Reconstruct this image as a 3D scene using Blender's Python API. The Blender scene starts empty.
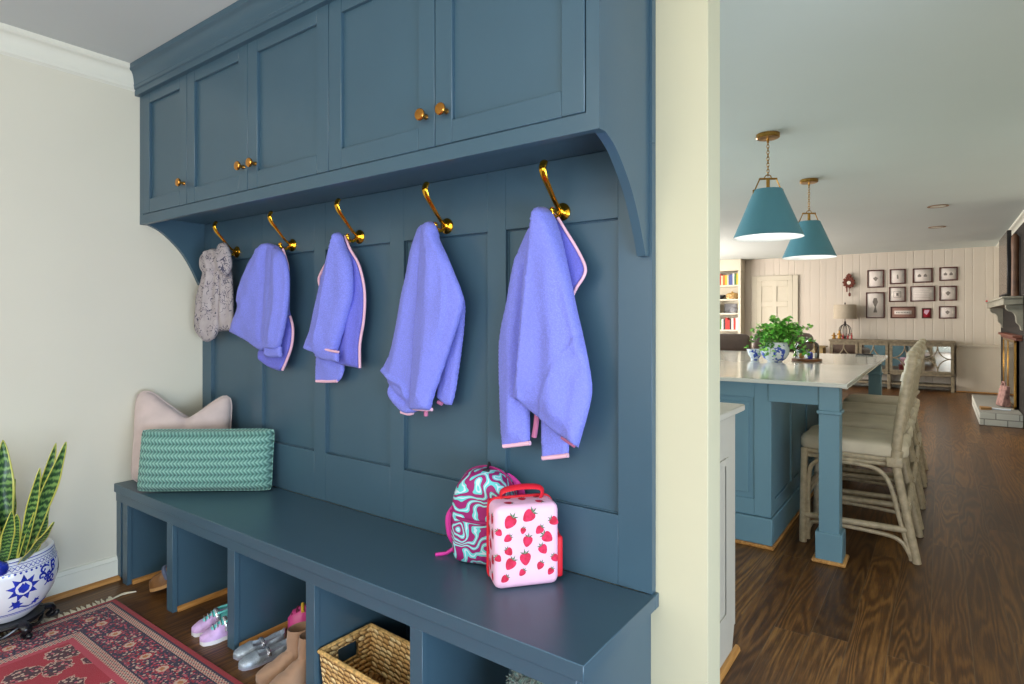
import bpy, bmesh, math, random
from mathutils import Vector, Matrix, geometry
random.seed(7)
PI = math.pi
scene = bpy.context.scene
COL = scene.collection
# ------------------------------------------------------------------ camera
F, HY, CAMZ = 592.1, 318.9, 1.27
TH = math.atan((939.2 - 512) / F)
SN, CS = math.sin(TH), math.cos(TH)
cd = bpy.data.cameras.new('camera'); cam = bpy.data.objects.new('camera', cd); COL.objects.link(cam)
cam.location = (0, 0, CAMZ); cam.rotation_euler = (PI / 2, 0, TH)
cd.sensor_width = 36; cd.lens = 36 * F / 1024; cd.shift_y = -(342 - HY) / 1024
cd.clip_start = 0.05; cd.clip_end = 100
scene.camera = cam
# ------------------------------------------------------------------ world, exposure
scene.view_settings.view_transform = 'Standard'
scene.view_settings.look = 'None'
scene.view_settings.gamma = 1
scene.view_settings.exposure = 0.0
scene.view_settings.use_curve_mapping = False
w = bpy.data.worlds.new('sky'); scene.world = w; w.use_nodes = True
nt = w.node_tree; bg = nt.nodes['Background']
gm = nt.nodes.new('ShaderNodeTexCoord'); sp = nt.nodes.new('ShaderNodeSeparateXYZ'); rp = nt.nodes.new('ShaderNodeValToRGB')
nt.links.new(gm.outputs['Generated'], sp.inputs[0]); nt.links.new(sp.outputs[2], rp.inputs[0])
nt.links.new(rp.outputs[0], bg.inputs[0])
rp.color_ramp.elements[0].position = 0.0; rp.color_ramp.elements[0].color = (0.55, 0.6, 0.42, 1)
rp.color_ramp.elements[1].position = 0.25; rp.color_ramp.elements[1].color = (0.85, 0.93, 1.0, 1)
bg.inputs[1].default_value = 0.9

def area(name, loc, rot, sx, sy, power, color=(1, 1, 1)):
    l = bpy.data.lights.new(name, 'AREA'); l.shape = 'RECTANGLE'; l.size = sx; l.size_y = sy
    l.energy = power; l.color = color
    o = bpy.data.objects.new(name, l); COL.objects.link(o); o.location = loc; o.rotation_euler = rot
    return o
# unseen area lights standing in for daylight and warm fill; no windows built
area('daylight_entry_window', (-1.3, -2.35, 1.55), (PI / 2, 0, 0), 2.2, 1.7, 44, (1.0, 0.97, 0.92))
area('entry_back_fill_added', (0.75, -2.35, 1.25), (PI / 2, 0, 0), 1.3, 2.0, 42, (1.0, 0.97, 0.92))  # added fill from behind to brighten the island and stools
area('unseen_entry_side_light', (1.7, -0.1, 0.58), (PI / 2, 0, PI / 2), 2.4, 1.05, 118, (0.66, 0.82, 1.0))  # unseen side light, kept low and blue to brighten the cubby dividers
area('warm_fill_added', (-0.9, -0.5, 2.44), (0.9, 0, 0.1), 0.9, 0.5, 15, (1.0, 0.93, 0.68))  # added warm fill that brightens the upper cabinet doors
area('kitchen_fill_added', (-4.9, 4.4, 1.6), (PI / 2 - 0.22, 0, -PI / 2), 3.2, 1.5, 165, (0.84, 0.97, 1.0))  # added fill, out of view, to brighten kitchen and island
area('family_room_fill_added', (-4.9, 10.3, 1.3), (PI / 2 + 0.03, 0, -PI / 2), 3.4, 2.2, 270, (1.0, 0.92, 0.84))  # added fill, out of view, to brighten the far room

# ------------------------------------------------------------------ pixel -> place (for tracing outlines at their real distance)
def ray(u, v):
    a = (u - 512) / F; b = -(v - HY) / F
    return (-SN + a * CS, CS + a * SN, b)
def ony(u, v, y): d = ray(u, v); t = y / d[1]; return Vector((t * d[0], y, CAMZ + t * d[2]))
def onz(u, v, z): d = ray(u, v); t = (z - CAMZ) / d[2]; return Vector((t * d[0], t * d[1], z))

# ------------------------------------------------------------------ materials
def srgb(r, g, b):
    f = lambda c: (c / 255 / 12.92) if c / 255 <= 0.04045 else ((c / 255 + 0.055) / 1.055) ** 2.4
    return (f(r), f(g), f(b), 1)
class G:
    """small node-graph writer for one Principled material"""
    def __init__(s, name):
        s.m = bpy.data.materials.new(name); s.m.use_nodes = True; s.t = s.m.node_tree
        s.b = s.t.nodes['Principled BSDF']
    def n(s, kind, **kw):
        x = s.t.nodes.new(kind)
        for k, v in kw.items(): setattr(x, k, v)
        return x
    def put(s, sock, v):
        if isinstance(v, bpy.types.NodeSocket): s.t.links.new(v, sock)
        elif v is not None:
            try: sock.default_value = v
            except Exception: sock.default_value = (v, v, v) if len(sock.default_value) == 3 else (v, v, v, 1)
    def obj(s): return s.n('ShaderNodeTexCoord').outputs['Object']
    def uv(s): return s.n('ShaderNodeTexCoord').outputs['UV']
    def xyz(s, v):
        x = s.n('ShaderNodeSeparateXYZ'); s.put(x.inputs[0], v); return x.outputs[0], x.outputs[1], x.outputs[2]
    def comb(s, a, b, c):
        x = s.n('ShaderNodeCombineXYZ')
        for i, v in enumerate((a, b, c)): s.put(x.inputs[i], v)
        return x.outputs[0]
    def mapv(s, v, sc=(1, 1, 1), loc=(0, 0, 0), rot=(0, 0, 0)):
        x = s.n('ShaderNodeMapping'); s.put(x.inputs[0], v); x.inputs['Scale'].default_value = sc
        x.inputs['Location'].default_value = loc; x.inputs['Rotation'].default_value = rot; return x.outputs[0]
    def ma(s, op, a, b=None, c=None):
        x = s.n('ShaderNodeMath', operation=op); s.put(x.inputs[0], a)
        if b is not None: s.put(x.inputs[1], b)
        if c is not None: s.put(x.inputs[2], c)
        return x.outputs[0]
    def vadd(s, a, b):
        x = s.n('ShaderNodeVectorMath', operation='ADD'); s.put(x.inputs[0], a); s.put(x.inputs[1], b); return x.outputs[0]
    def noise(s, v, sc, det=3, rough=0.5, dist=0, out=0):
        x = s.n('ShaderNodeTexNoise'); s.put(x.inputs['Vector'], v); x.inputs['Scale'].default_value = sc
        x.inputs['Detail'].default_value = det; x.inputs['Roughness'].default_value = rough
        x.inputs['Distortion'].default_value = dist; return x.outputs[out]
    def voro(s, v, sc, out='Distance', feature='F1', dims='3D', rnd=1):
        x = s.n('ShaderNodeTexVoronoi', feature=feature, voronoi_dimensions=dims); s.put(x.inputs['Vector'], v)
        x.inputs['Scale'].default_value = sc; x.inputs['Randomness'].default_value = rnd; return x.outputs[out]
    def wave(s, v, sc, dist=0, det=2, dsc=1, dirn='X', typ='BANDS', prof='SIN'):
        x = s.n('ShaderNodeTexWave', wave_type=typ, wave_profile=prof)
        if typ == 'BANDS': x.bands_direction = dirn
        s.put(x.inputs['Vector'], v); x.inputs['Scale'].default_value = sc; x.inputs['Distortion'].default_value = dist
        x.inputs['Detail'].default_value = det; x.inputs['Detail Scale'].default_value = dsc; return x.outputs['Fac']
    def ramp(s, f, stops, interp='LINEAR'):
        x = s.n('ShaderNodeValToRGB'); s.put(x.inputs[0], f); r = x.color_ramp; r.interpolation = interp
        while len(r.elements) > 1: r.elements.remove(r.elements[-1])
        r.elements[0].position = stops[0][0]; r.elements[0].color = stops[0][1]
        for p, c in stops[1:]:
            e = r.elements.new(p); e.color = c
        return x.outputs[0]
    def mix(s, f, a, b, mode='MIX'):
        x = s.n('ShaderNodeMix', data_type='RGBA', blend_type=mode)
        s.put(x.inputs[0], f); s.put(x.inputs[6], a); s.put(x.inputs[7], b); return x.outputs[2]
    def bump(s, h, strength=0.3, dist=0.005):
        x = s.n('ShaderNodeBump'); s.put(x.inputs['Height'], h); x.inputs['Strength'].default_value = strength
        x.inputs['Distance'].default_value = dist; s.t.links.new(x.outputs[0], s.b.inputs['Normal'])
    def set(s, color=None, rough=None, metal=None, **kw):
        if color is not None: s.put(s.b.inputs['Base Color'], color)
        if rough is not None: s.put(s.b.inputs['Roughness'], rough)
        if metal is not None: s.put(s.b.inputs['Metallic'], metal)
        for k, v in kw.items(): s.put(s.b.inputs[k.replace('_', ' ')], v)
        return s.m
def plain(name, c, rough=0.5, metal=0, var=0.04, sc=8, bump=0, bsc=120, bd=0.001, **kw):
    """a colour with slight procedural variation and optional fine bump"""
    g = G(name); o = g.obj(); col = srgb(*c)
    d = tuple(x * (1 - var * 2.2) for x in col[:3]) + (1,)
    l = tuple(min(1, x * (1 + var * 1.5)) for x in col[:3]) + (1,)
    f = g.noise(o, sc, 3)
    cc = g.ramp(f, [(0.3, d), (0.7, l)])
    if bump: g.bump(g.noise(o, bsc, 2), bump, bd)
    return g.set(cc, rough, metal, **kw)

M = {}
M['paint'] = plain('blue_cabinet_paint', (61, 88, 105), 0.34, var=0.02, sc=3, bump=0.05, bsc=60)
M['island'] = plain('light_blue_cabinet_paint', (106, 142, 158), 0.42, var=0.02, sc=3)
M['wall'] = plain('cream_wall_paint', (216, 212, 196), 0.85, var=0.012, sc=1.2)
M['trim'] = plain('cream_gloss_trim', (226, 225, 212), 0.45, var=0.01, sc=2)
M['ceil'] = plain('grey_white_ceiling', (205, 208, 206), 0.9, var=0.01, sc=1)
M['wall_dimmed'] = plain('cream_wall_paint_dimmed', (198, 193, 166), 0.8, var=0.01, sc=1.2)  # cream darkened in the colour itself to offset strong light on this wall
M['ceil2'] = plain('pale_blue_grey_ceiling', (204, 213, 212), 0.9, var=0.01, sc=1)
M['far_trim'] = plain('darker_cream_trim', (204, 196, 178), 0.5, var=0.01)  # darker cream than the other trim
M['white_cab'] = plain('off_white_cabinet_paint', (196, 190, 178), 0.45, var=0.01)
M['brass'] = plain('polished_brass', (226, 168, 48), 0.16, 1.0, var=0.05, sc=30)
M['aged_brass'] = plain('aged_brass', (168, 128, 66), 0.3, 1.0, var=0.08, sc=40)
M['knob'] = plain('copper_brass_knob', (205, 142, 66), 0.25, 1.0, var=0.04, sc=30)
def mk_oak(name, c1, c2):
    g = G(name); o = g.obj(); v = g.mapv(o, (25, 2, 25))
    return g.set(g.ramp(g.noise(v, 3, 4, 0.6), [(0.3, srgb(*c1)), (0.7, srgb(*c2))]), 0.45)
M['shoe_oak'] = mk_oak('golden_oak_moulding', (150, 98, 44), (205, 150, 84))
M['shoe_oak_x'] = mk_oak('golden_oak_strip', (168, 116, 60), (215, 165, 100))

def mk_floor():
    g = G('dark_oak_planks'); o = g.obj(); x, y, z = g.xyz(o)
    W, L = 0.131, 1.55
    xi = g.ma('FLOOR', g.ma('DIVIDE', x, W)); xf = g.ma('FRACT', g.ma('DIVIDE', x, W))
    wn = g.n('ShaderNodeTexWhiteNoise', noise_dimensions='1D'); g.put(wn.inputs['W'], xi)
    yo = g.ma('ADD', g.ma('DIVIDE', y, L), g.ma('MULTIPLY', wn.outputs[0], 7.3))
    yi = g.ma('FLOOR', yo); yf = g.ma('FRACT', yo)
    wp = g.n('ShaderNodeTexWhiteNoise', noise_dimensions='2D'); g.put(wp.inputs['Vector'], g.comb(xi, yi, 0))
    rnd = wp.outputs[0]
    # cathedral grain: slow noise contoured into many rings, stretched along the plank, own seed per plank
    gv = g.comb(g.ma('ADD', g.ma('MULTIPLY', x, 9.5), g.ma('MULTIPLY', rnd, 37)), g.ma('ADD', g.ma('MULTIPLY', y, 0.85), g.ma('MULTIPLY', rnd, 11)), g.ma('MULTIPLY', rnd, 19))
    n1 = g.noise(gv, 1.0, 1.5, 0.4, 0.35)
    rings = g.ma('SINE', g.ma('MULTIPLY', n1, 82))
    rings = g.ma('MULTIPLY_ADD', rings, 0.5, 0.5)
    fine = g.noise(g.mapv(o, (190, 9, 1)), 1.0, 3, 0.6)
    gr = g.ma('ADD', g.ma('MULTIPLY', g.ma('MULTIPLY', rings, g.noise(g.mapv(o, (3, 1, 1)), 1.3, 1)), 0.50), g.ma('MULTIPLY', fine, 0.75))
    col = g.ramp(gr, [(0.15, srgb(58, 37, 20)), (0.45, srgb(100, 68, 38)), (0.85, srgb(154, 112, 62))])
    tint = g.ramp(rnd, [(0.0, srgb(182, 172, 160)), (0.5, srgb(222, 210, 196)), (1.0, srgb(255, 250, 230))])
    col = g.mix(1.0, col, tint, 'MULTIPLY')
    e1 = g.ma('MINIMUM', xf, g.ma('SUBTRACT', 1, xf)); e1 = g.ma('MULTIPLY', e1, W)
    e2 = g.ma('MULTIPLY', g.ma('MINIMUM', yf, g.ma('SUBTRACT', 1, yf)), L)
    seam = g.ma('LESS_THAN', g.ma('MINIMUM', e1, e2), 0.0013)
    col = g.mix(seam, col, srgb(98, 76, 54))
    h = g.ma('SUBTRACT', g.ma('MULTIPLY', gr, 0.25), seam)
    g.bump(h, 0.25, 0.0012)
    return g.set(col, g.ma('MULTIPLY_ADD', fine, 0.16, 0.30), Specular_IOR_Level=0.32)
M['floor'] = mk_floor()

def thin_glass(name, refl, tint=(1, 1, 1, 1)):
    m = bpy.data.materials.new(name); m.use_nodes = True; t = m.node_tree; out = t.nodes['Material Output']
    for n_ in list(t.nodes):
        if n_ != out: t.nodes.remove(n_)
    tr = t.nodes.new('ShaderNodeBsdfTransparent'); tr.inputs[0].default_value = tint
    gl = t.nodes.new('ShaderNodeBsdfGlossy'); gl.inputs['Roughness'].default_value = 0.02
    fr = t.nodes.new('ShaderNodeLayerWeight'); fr.inputs[0].default_value = refl
    mx = t.nodes.new('ShaderNodeMixShader'); t.links.new(fr.outputs['Fresnel'], mx.inputs[0]); t.links.new(tr.outputs[0], mx.inputs[1]); t.links.new(gl.outputs[0], mx.inputs[2])
    t.links.new(mx.outputs[0], out.inputs[0]); return m
# ------------------------------------------------------------------ mesh builder
class MB:
    def __init__(s): s.bm = bmesh.new(); s.mats = []; s.mi = 0
    def use(s, m):
        if m not in s.mats: s.mats.append(m)
        s.mi = s.mats.index(m); return s
    def _tag(s, faces):
        for f in faces: f.material_index = s.mi
    def face(s, vs):
        try:
            f = s.bm.faces.new(vs); f.material_index = s.mi; return f
        except ValueError: return None
    def box(s, x0, x1, y0, y1, z0, z1, bev=0.0, M4=None, seg=1):
        x0, x1 = min(x0, x1), max(x0, x1); y0, y1 = min(y0, y1), max(y0, y1); z0, z1 = min(z0, z1), max(z0, z1)
        v = [s.bm.verts.new((x, y, z)) for z in (z0, z1) for y in (y0, y1) for x in (x0, x1)]
        q = [(0, 2, 3, 1), (4, 5, 7, 6), (0, 1, 5, 4), (2, 6, 7, 3), (0, 4, 6, 2), (1, 3, 7, 5)]
        fs = [s.face([v[i] for i in f]) for f in q]
        vs = v
        if bev > 0:
            bev = min(bev, 0.49 * min(x1 - x0, y1 - y0, z1 - z0))
            es = list({e for f in fs for e in f.edges})
            r = bmesh.ops.bevel(s.bm, geom=es, offset=bev, segments=seg, affect='EDGES', profile=0.5)
            s._tag(r['faces']); vs = list({x for f in r['faces'] for x in f.verts} | {x for x in v if x.is_valid})
        if M4 is not None: bmesh.ops.transform(s.bm, matrix=M4, verts=vs)
        return s
    def prism(s, pts, t0, t1, axis='x', M4=None):
        """polygon pts extruded between t0 and t1 along axis; pts are (y,z), (x,z) or (x,y)"""
        mk = {'x': lambda t, p: (t, p[0], p[1]), 'y': lambda t, p: (p[0], t, p[1]), 'z': lambda t, p: (p[0], p[1], t)}[axis]
        a = [s.bm.verts.new(mk(t0, p)) for p in pts]; b = [s.bm.verts.new(mk(t1, p)) for p in pts]
        s.face(a); s.face(b[::-1]); n = len(pts)
        for i in range(n): s.face([a[i], a[(i + 1) % n], b[(i + 1) % n], b[i]])
        if M4 is not None: bmesh.ops.transform(s.bm, matrix=M4, verts=a + b)
        return s
    def tube(s, path, r, seg=10, closed=False, flat=None, M4=None):
        P = [Vector(p) for p in path]; n = len(P)
        R = r if isinstance(r, (list, tuple)) else [r] * n
        rings = []; up = None
        for i in range(n):
            if closed: d = (P[(i + 1) % n] - P[i - 1])
            else: d = (P[min(i + 1, n - 1)] - P[max(i - 1, 0)])
            if d.length < 1e-9: d = Vector((0, 0, 1))
            d.normalize()
            if up is None:
                up = Vector((0, 0, 1)) if abs(d.z) < 0.9 else Vector((1, 0, 0))
            side = d.cross(up)
            if side.length < 1e-5: side = d.cross(Vector((0, 1, 0)))
            side.normalize(); up2 = side.cross(d).normalized(); up = up2
            fx, fz = flat if flat else (1, 1)
            ring = [P[i] + side * (math.cos(a) * R[i] * fx) + up2 * (math.sin(a) * R[i] * fz) for a in (2 * PI * k / seg for k in range(seg))]
            rings.append([s.bm.verts.new(p) for p in ring])
        m = n if closed else n - 1
        for i in range(m):
            A, B = rings[i], rings[(i + 1) % n]
            for k in range(seg): s.face([A[k], A[(k + 1) % seg], B[(k + 1) % seg], B[k]])
        if not closed: s.face(rings[0][::-1]); s.face(rings[-1])
        if M4 is not None: bmesh.ops.transform(s.bm, matrix=M4, verts=[v for q in rings for v in q])
        return s
    def lathe(s, prof, c=(0, 0, 0), seg=32, M4=None, caps=True):
        """profile of (r, z) turned around z"""
        rings = []
        for r, z in prof:
            r = max(r, 1e-4)
            rings.append([s.bm.verts.new((c[0] + r * math.cos(2 * PI * k / seg), c[1] + r * math.sin(2 * PI * k / seg), c[2] + z)) for k in range(seg)])
        for A, B in zip(rings, rings[1:]):
            for k in range(seg): s.face([A[k], A[(k + 1) % seg], B[(k + 1) % seg], B[k]])
        if caps: s.face(rings[0][::-1]); s.face(rings[-1])
        if M4 is not None: bmesh.ops.transform(s.bm, matrix=M4, verts=[v for q in rings for v in q])
        return s
    def loft(s, rings, capa=True, capb=True, M4=None):
        rr = [[s.bm.verts.new(p) for p in q] for q in rings]; n = len(rr[0])
        for A, B in zip(rr, rr[1:]):
            for k in range(n): s.face([A[k], A[(k + 1) % n], B[(k + 1) % n], B[k]])
        if capa: s.face(rr[0][::-1])
        if capb: s.face(rr[-1])
        if M4 is not None: bmesh.ops.transform(s.bm, matrix=M4, verts=[v for q in rr for v in q])
        return s
    def ball(s, c, r, seg=16, sc=(1, 1, 1)):
        m = Matrix.Translation(c) @ Matrix.Diagonal((sc[0], sc[1], sc[2], 1))
        q = bmesh.ops.create_uvsphere(s.bm, u_segments=seg, v_segments=max(6, seg // 2), radius=r, matrix=m)
        s._tag({f for v in q['verts'] for f in v.link_faces}); return s
    def sheet(s, fn, nu, nv, uvs=False, M4=None):
        """grid surface from fn(u,v)"""
        g = [[s.bm.verts.new(fn(i / nu, j / nv)) for j in range(nv + 1)] for i in range(nu + 1)]
        lay = s.bm.loops.layers.uv.verify() if uvs else None
        for i in range(nu):
            for j in range(nv):
                f = s.face([g[i][j], g[i + 1][j], g[i + 1][j + 1], g[i][j + 1]])
                if f and uvs:
                    for l, (a, b) in zip(f.loops, ((i, j), (i + 1, j), (i + 1, j + 1), (i, j + 1))): l[lay].uv = (a / nu, b / nv)
        if M4 is not None: bmesh.ops.transform(s.bm, matrix=M4, verts=[v for q in g for v in q])
        return s
    def build(s, name, m=None, parent=None, world=False, angle=38, weld=True, fixn=True):
        if m is not None and not s.mats: s.mats = [m]
        if weld: bmesh.ops.remove_doubles(s.bm, verts=s.bm.verts, dist=1e-5)
        if fixn: bmesh.ops.recalc_face_normals(s.bm, faces=s.bm.faces)
        ca = math.radians(angle)
        for f in s.bm.faces: f.smooth = True
        for e in s.bm.edges:
            if len(e.link_faces) == 2 and e.calc_face_angle(0) > ca: e.smooth = False
        off = Vector((0, 0, 0))
        if parent is not None and world:
            bmesh.ops.transform(s.bm, matrix=parent.matrix_basis.inverted(), verts=s.bm.verts)
        if parent is None:
            xs = [v.co for v in s.bm.verts]
            off = Vector(((min(p.x for p in xs) + max(p.x for p in xs)) / 2, (min(p.y for p in xs) + max(p.y for p in xs)) / 2, min(p.z for p in xs)))
            bmesh.ops.translate(s.bm, vec=-off, verts=s.bm.verts)
        me = bpy.data.meshes.new(name); s.bm.to_mesh(me); s.bm.free()
        for q in s.mats: me.materials.append(M[q] if isinstance(q, str) else q)
        o = bpy.data.objects.new(name, me); COL.objects.link(o)
        o.location = off
        if parent is not None: o.parent = parent
        return o
def thing(name, label, cat, loc=(0, 0, 0), rz=0, group=None):
    o = bpy.data.objects.new(name, None); COL.objects.link(o); o.empty_display_size = 0.05
    o.location = loc; o.rotation_euler = (0, 0, rz); return tag(o, label, cat, group)
def tag(o, label, cat, group=None, kind=None):
    o['label'] = label; o['category'] = cat
    if group: o['group'] = group
    if kind: o['kind'] = kind
    return o
def struct(o, label=None):
    o['kind'] = 'structure'
    if label: o['label'] = label; o['category'] = label.split()[-1]
    return o
def dup(root, loc=None, rz=None, label=None, group=None):
    def rec(o, par):
        c = o.copy(); COL.objects.link(c)
        if par is not None: c.parent = par
        for ch in [x for x in KIDS.get(o.name, [])]: rec(ch, c)
        return c
    KIDS = {}
    for x in bpy.data.objects:
        if x.parent is not None: KIDS.setdefault(x.parent.name, []).append(x)
    r = rec(root, None)
    if loc is not None: r.location = loc
    if rz is not None: r.rotation_euler = (0, 0, rz)
    if label: r['label'] = label
    if group: r['group'] = group
    return r
def smooth_path(pts, n=6, closed=False):
    """Catmull-Rom through pts"""
    P = [Vector(p) for p in pts]; out = []; N = len(P); m = N if closed else N - 1
    for i in range(m):
        p0 = P[(i - 1) % N] if (closed or i > 0) else P[0]; p1 = P[i]; p2 = P[(i + 1) % N]
        p3 = P[(i + 2) % N] if (closed or i + 2 < N) else P[-1]
        for k in range(n):
            t = k / n
            out.append(0.5 * ((2 * p1) + (p2 - p0) * t + (2 * p0 - 5 * p1 + 4 * p2 - p3) * t * t + (3 * p1 - p0 - 3 * p2 + p3) * t ** 3))
    if not closed: out.append(P[-1])
    return out
def seg_d(p, a, b):
    ab = b - a; l = ab.length_squared
    t = 0 if l < 1e-12 else max(0, min(1, (p - a).dot(ab) / l))
    return (p - (a + ab * t)).length
def inside(p, poly):
    c = False; n = len(poly); j = n - 1
    for i in range(n):
        a, b = poly[i], poly[j]
        if (a.y > p.y) != (b.y > p.y) and p.x < (b.x - a.x) * (p.y - a.y) / (b.y - a.y) + a.x: c = not c
        j = i
    return c
def resample(poly, h, closed=True):
    out = []; n = len(poly); m = n if closed else n - 1
    for i in range(m):
        a, b = poly[i], poly[(i + 1) % n]; k = max(1, int((b - a).length / h + 0.5))
        for q in range(k): out.append(a + (b - a) * (q / k))
    if not closed: out.append(poly[-1])
    return out
def tri2d(poly, h):
    """polygon (2D Vectors) -> points, triangles, boundary count"""
    B = resample(poly, h); x0 = min(p.x for p in B); x1 = max(p.x for p in B); y0 = min(p.y for p in B); y1 = max(p.y for p in B)
    pts = list(B); j = 0; y = y0
    while y < y1:
        x = x0 + (h / 2 if j % 2 else 0)
        while x < x1:
            p = Vector((x, y))
            if inside(p, B) and min(seg_d(p, B[i - 1], B[i]) for i in range(len(B))) > h * 0.55: pts.append(p)
            x += h
        y += h * 0.87; j += 1
    n = len(B)
    vo, eo, fo, ov, oe, of = geometry.delaunay_2d_cdt(pts, [(i, (i + 1) % n) for i in range(n)], [list(range(n))], 1, 1e-7)
    return vo, fo, B
def decal(mb, poly, fn, h):
    """flat 2D shape laid onto a surface given by fn(x,y)->3D (already lifted a little)"""
    vo, fo, B = tri2d([Vector(p) for p in poly], h)
    vs = [mb.bm.verts.new(fn(p.x, p.y)) for p in vo]
    for f in fo: mb.face([vs[i] for i in f])
# ================================================================== THE SETTING
XL, XR, YF, CH = -3.262, 0.87, 13.1, 2.52        # left wall, right wall, far wall, ceiling height
WX = -0.523                                       # end of the wall behind the bench
def S(mb, name, mat, label=None): return struct(mb.build(name, mat), label)
S(MB().box(-5.2, 2.0, -2.6, 13.3, -0.08, 0), 'floor', 'floor', 'dark brown oak plank floor')
S(MB().box(-5.2, 2.0, -2.6, 1.70, CH, CH + 0.1), 'ceiling', 'ceil', 'grey white entry ceiling')
S(MB().box(-5.2, 2.0, 1.70, 13.3, CH, CH + 0.1), 'ceiling_kitchen', 'ceil2', 'pale blue grey kitchen ceiling')
S(MB().box(XL - 0.12, XL, -2.6, 1.66, 0, CH), 'wall_left', 'wall', 'cream left wall')
S(MB().box(-5.2, WX, 1.66, 1.772, 0, CH, 0.002), 'wall_bench', 'wall_dimmed', 'cream wall behind the bench')
S(MB().box(1.8, 1.92, -2.6, 1.772, 0, CH), 'wall_entry_right', 'wall', 'cream entry wall')
S(MB().box(XR + 0.02, 1.92, 1.66, 1.772, 0, CH), 'wall_return', 'wall', 'cream return wall')
S(MB().box(XL - 0.12, 1.92, -2.6, -2.48, 0, CH), 'wall_entry_back', 'wall', 'cream back wall')
S(MB().box(-5.2, -5.08, 1.772, 13.3, 0, CH), 'wall_kitchen_left', 'wall', 'cream kitchen wall')
S(MB().box(XR, XR + 0.12, 1.772, 13.3, 0, CH), 'wall_right', 'wall', 'cream right wall')
def mk_panelwall():
    g = G('painted_board_panelling'); o = g.obj(); x, y, z = g.xyz(o)
    q = g.ma('FRACT', g.ma('MULTIPLY', g.ma('ADD', x, 50), 1 / 0.285)); q2 = g.ma('FRACT', g.ma('MULTIPLY', g.ma('ADD', x, 50.11), 1 / 0.285))
    d = g.ma('MINIMUM', g.ma('ABSOLUTE', g.ma('SUBTRACT', q, 0.5)), g.ma('ABSOLUTE', g.ma('SUBTRACT', q2, 0.5)))
    h = g.ma('SMOOTH_MIN', g.ma('MULTIPLY', d, 30), 1.0, 0.2)
    g.bump(h, 0.8, 0.006)
    return g.set(g.ramp(g.noise(o, 1.2), [(0.3, srgb(208, 197, 184)), (0.7, srgb(213, 203, 191))]), 0.6)
M['panelwall'] = mk_panelwall()
S(MB().box(-5.2, XR + 0.12, YF, YF + 0.12, 0, CH), 'wall_far', 'panelwall', 'cream boarded far wall')
# crown of the left wall (profile: out from wall, down from ceiling)
def crown_profile(d, h):
    p = [(0, 0), (d, 0), (d, -h * 0.14), (d * 0.9, -h * 0.2)]
    for k in range(7):
        a = k / 6 * PI / 2
        p.append((d * 0.85 - math.sin(a) * d * 0.55, -h * 0.22 - (1 - math.cos(a)) * h * 0.5))
    p += [(d * 0.26, -h * 0.76), (d * 0.2, -h * 0.8), (d * 0.2, -h * 0.9), (d * 0.08, -h * 0.95), (0, -h)]
    return p
mb = MB()
mb.prism([(XL + a, CH + b) for a, b in crown_profile(0.055, 0.115)], -2.48, 1.60, 'y')
S(mb, 'trim_1', 'trim', 'cream crown moulding on left wall')
mb = MB(); mb.prism([(XR - a, CH + b) for a, b in crown_profile(0.085, 0.12)], 1.8, YF, 'y')
S(mb, 'trim_2', 'trim', 'cream crown moulding on right wall')
mb = MB(); mb.box(XL, XL + 0.016, -2.48, 1.222, 0.02, 0.095, 0.002); mb.prism([(XL, 0.095), (XL + 0.014, 0.095), (XL + 0.008, 0.112), (XL, 0.115)], -2.48, 1.222, 'y')
S(mb, 'baseboard_left', 'trim', 'cream baseboard')
mb = MB(); mb.prism([(XL, 0), (XL + 0.034, 0), (XL + 0.032, 0.010), (XL + 0.024, 0.018), (XL + 0.016, 0.021), (XL, 0.021)], -2.48, 1.222, 'y')
S(mb, 'baseboard_left_shoe', 'shoe_oak', 'golden oak shoe moulding')
mb = MB(); mb.box(-5.08, -0.2, YF - 0.016, YF, 0, 0.12, 0.002); S(mb, 'baseboard_far', 'trim')
mb = MB(); mb.box(-0.55, 0.25, YF - 0.03, YF, 0, 0.02); mb.build('tmp') if False else None
# far door (two-panel columns) in the far wall
def far_door():
    dx0, dx1, dz = -3.10, -2.41, 2.06
    mb = MB(); y = YF - 0.012
    mb.box(dx0, dx1, y - 0.012, YF, 0.01, dz, 0)
    fw = 0.095; cx = (dx0 + dx1) / 2
    for a, b in ((dx0, dx0 + fw), (cx - 0.045, cx + 0.045), (dx1 - fw, dx1)): mb.box(a, b, y - 0.028, y - 0.012, 0.01, dz, 0.003)
    for z0, z1 in ((0.01, 0.2), (0.72, 0.84), (1.52, 1.63), (dz - 0.12, dz)): mb.box(dx0 + fw, dx1 - fw, y - 0.0275, y - 0.012, z0, z1, 0.003)
    d = struct(mb.build('door_1', 'far_trim'), 'cream panelled far door')
    kb = MB(); kb.ball((dx0 + 0.06 - d.location.x, y - 0.07 - d.location.y, 1.0), 0.028, 12); kb.tube([(dx0 + 0.06 - d.location.x, y - 0.03 - d.location.y, 1.0), (dx0 + 0.06 - d.location.x, y - 0.06 - d.location.y, 1.0)], 0.012, 8)
    kb.build('door_knob', 'aged_brass', d)
    t = MB()
    t.box(dx0 - 0.1, dx0, y - 0.03, YF, 0, dz + 0.1, 0.004); t.box(dx1, dx1 + 0.1, y - 0.03, YF, 0, dz + 0.1, 0.004); t.box(dx0, dx1, y - 0.03, YF, dz, dz + 0.1, 0.004)
    S(t, 'trim_3', 'far_trim', 'cream door casing')
far_door()
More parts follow.
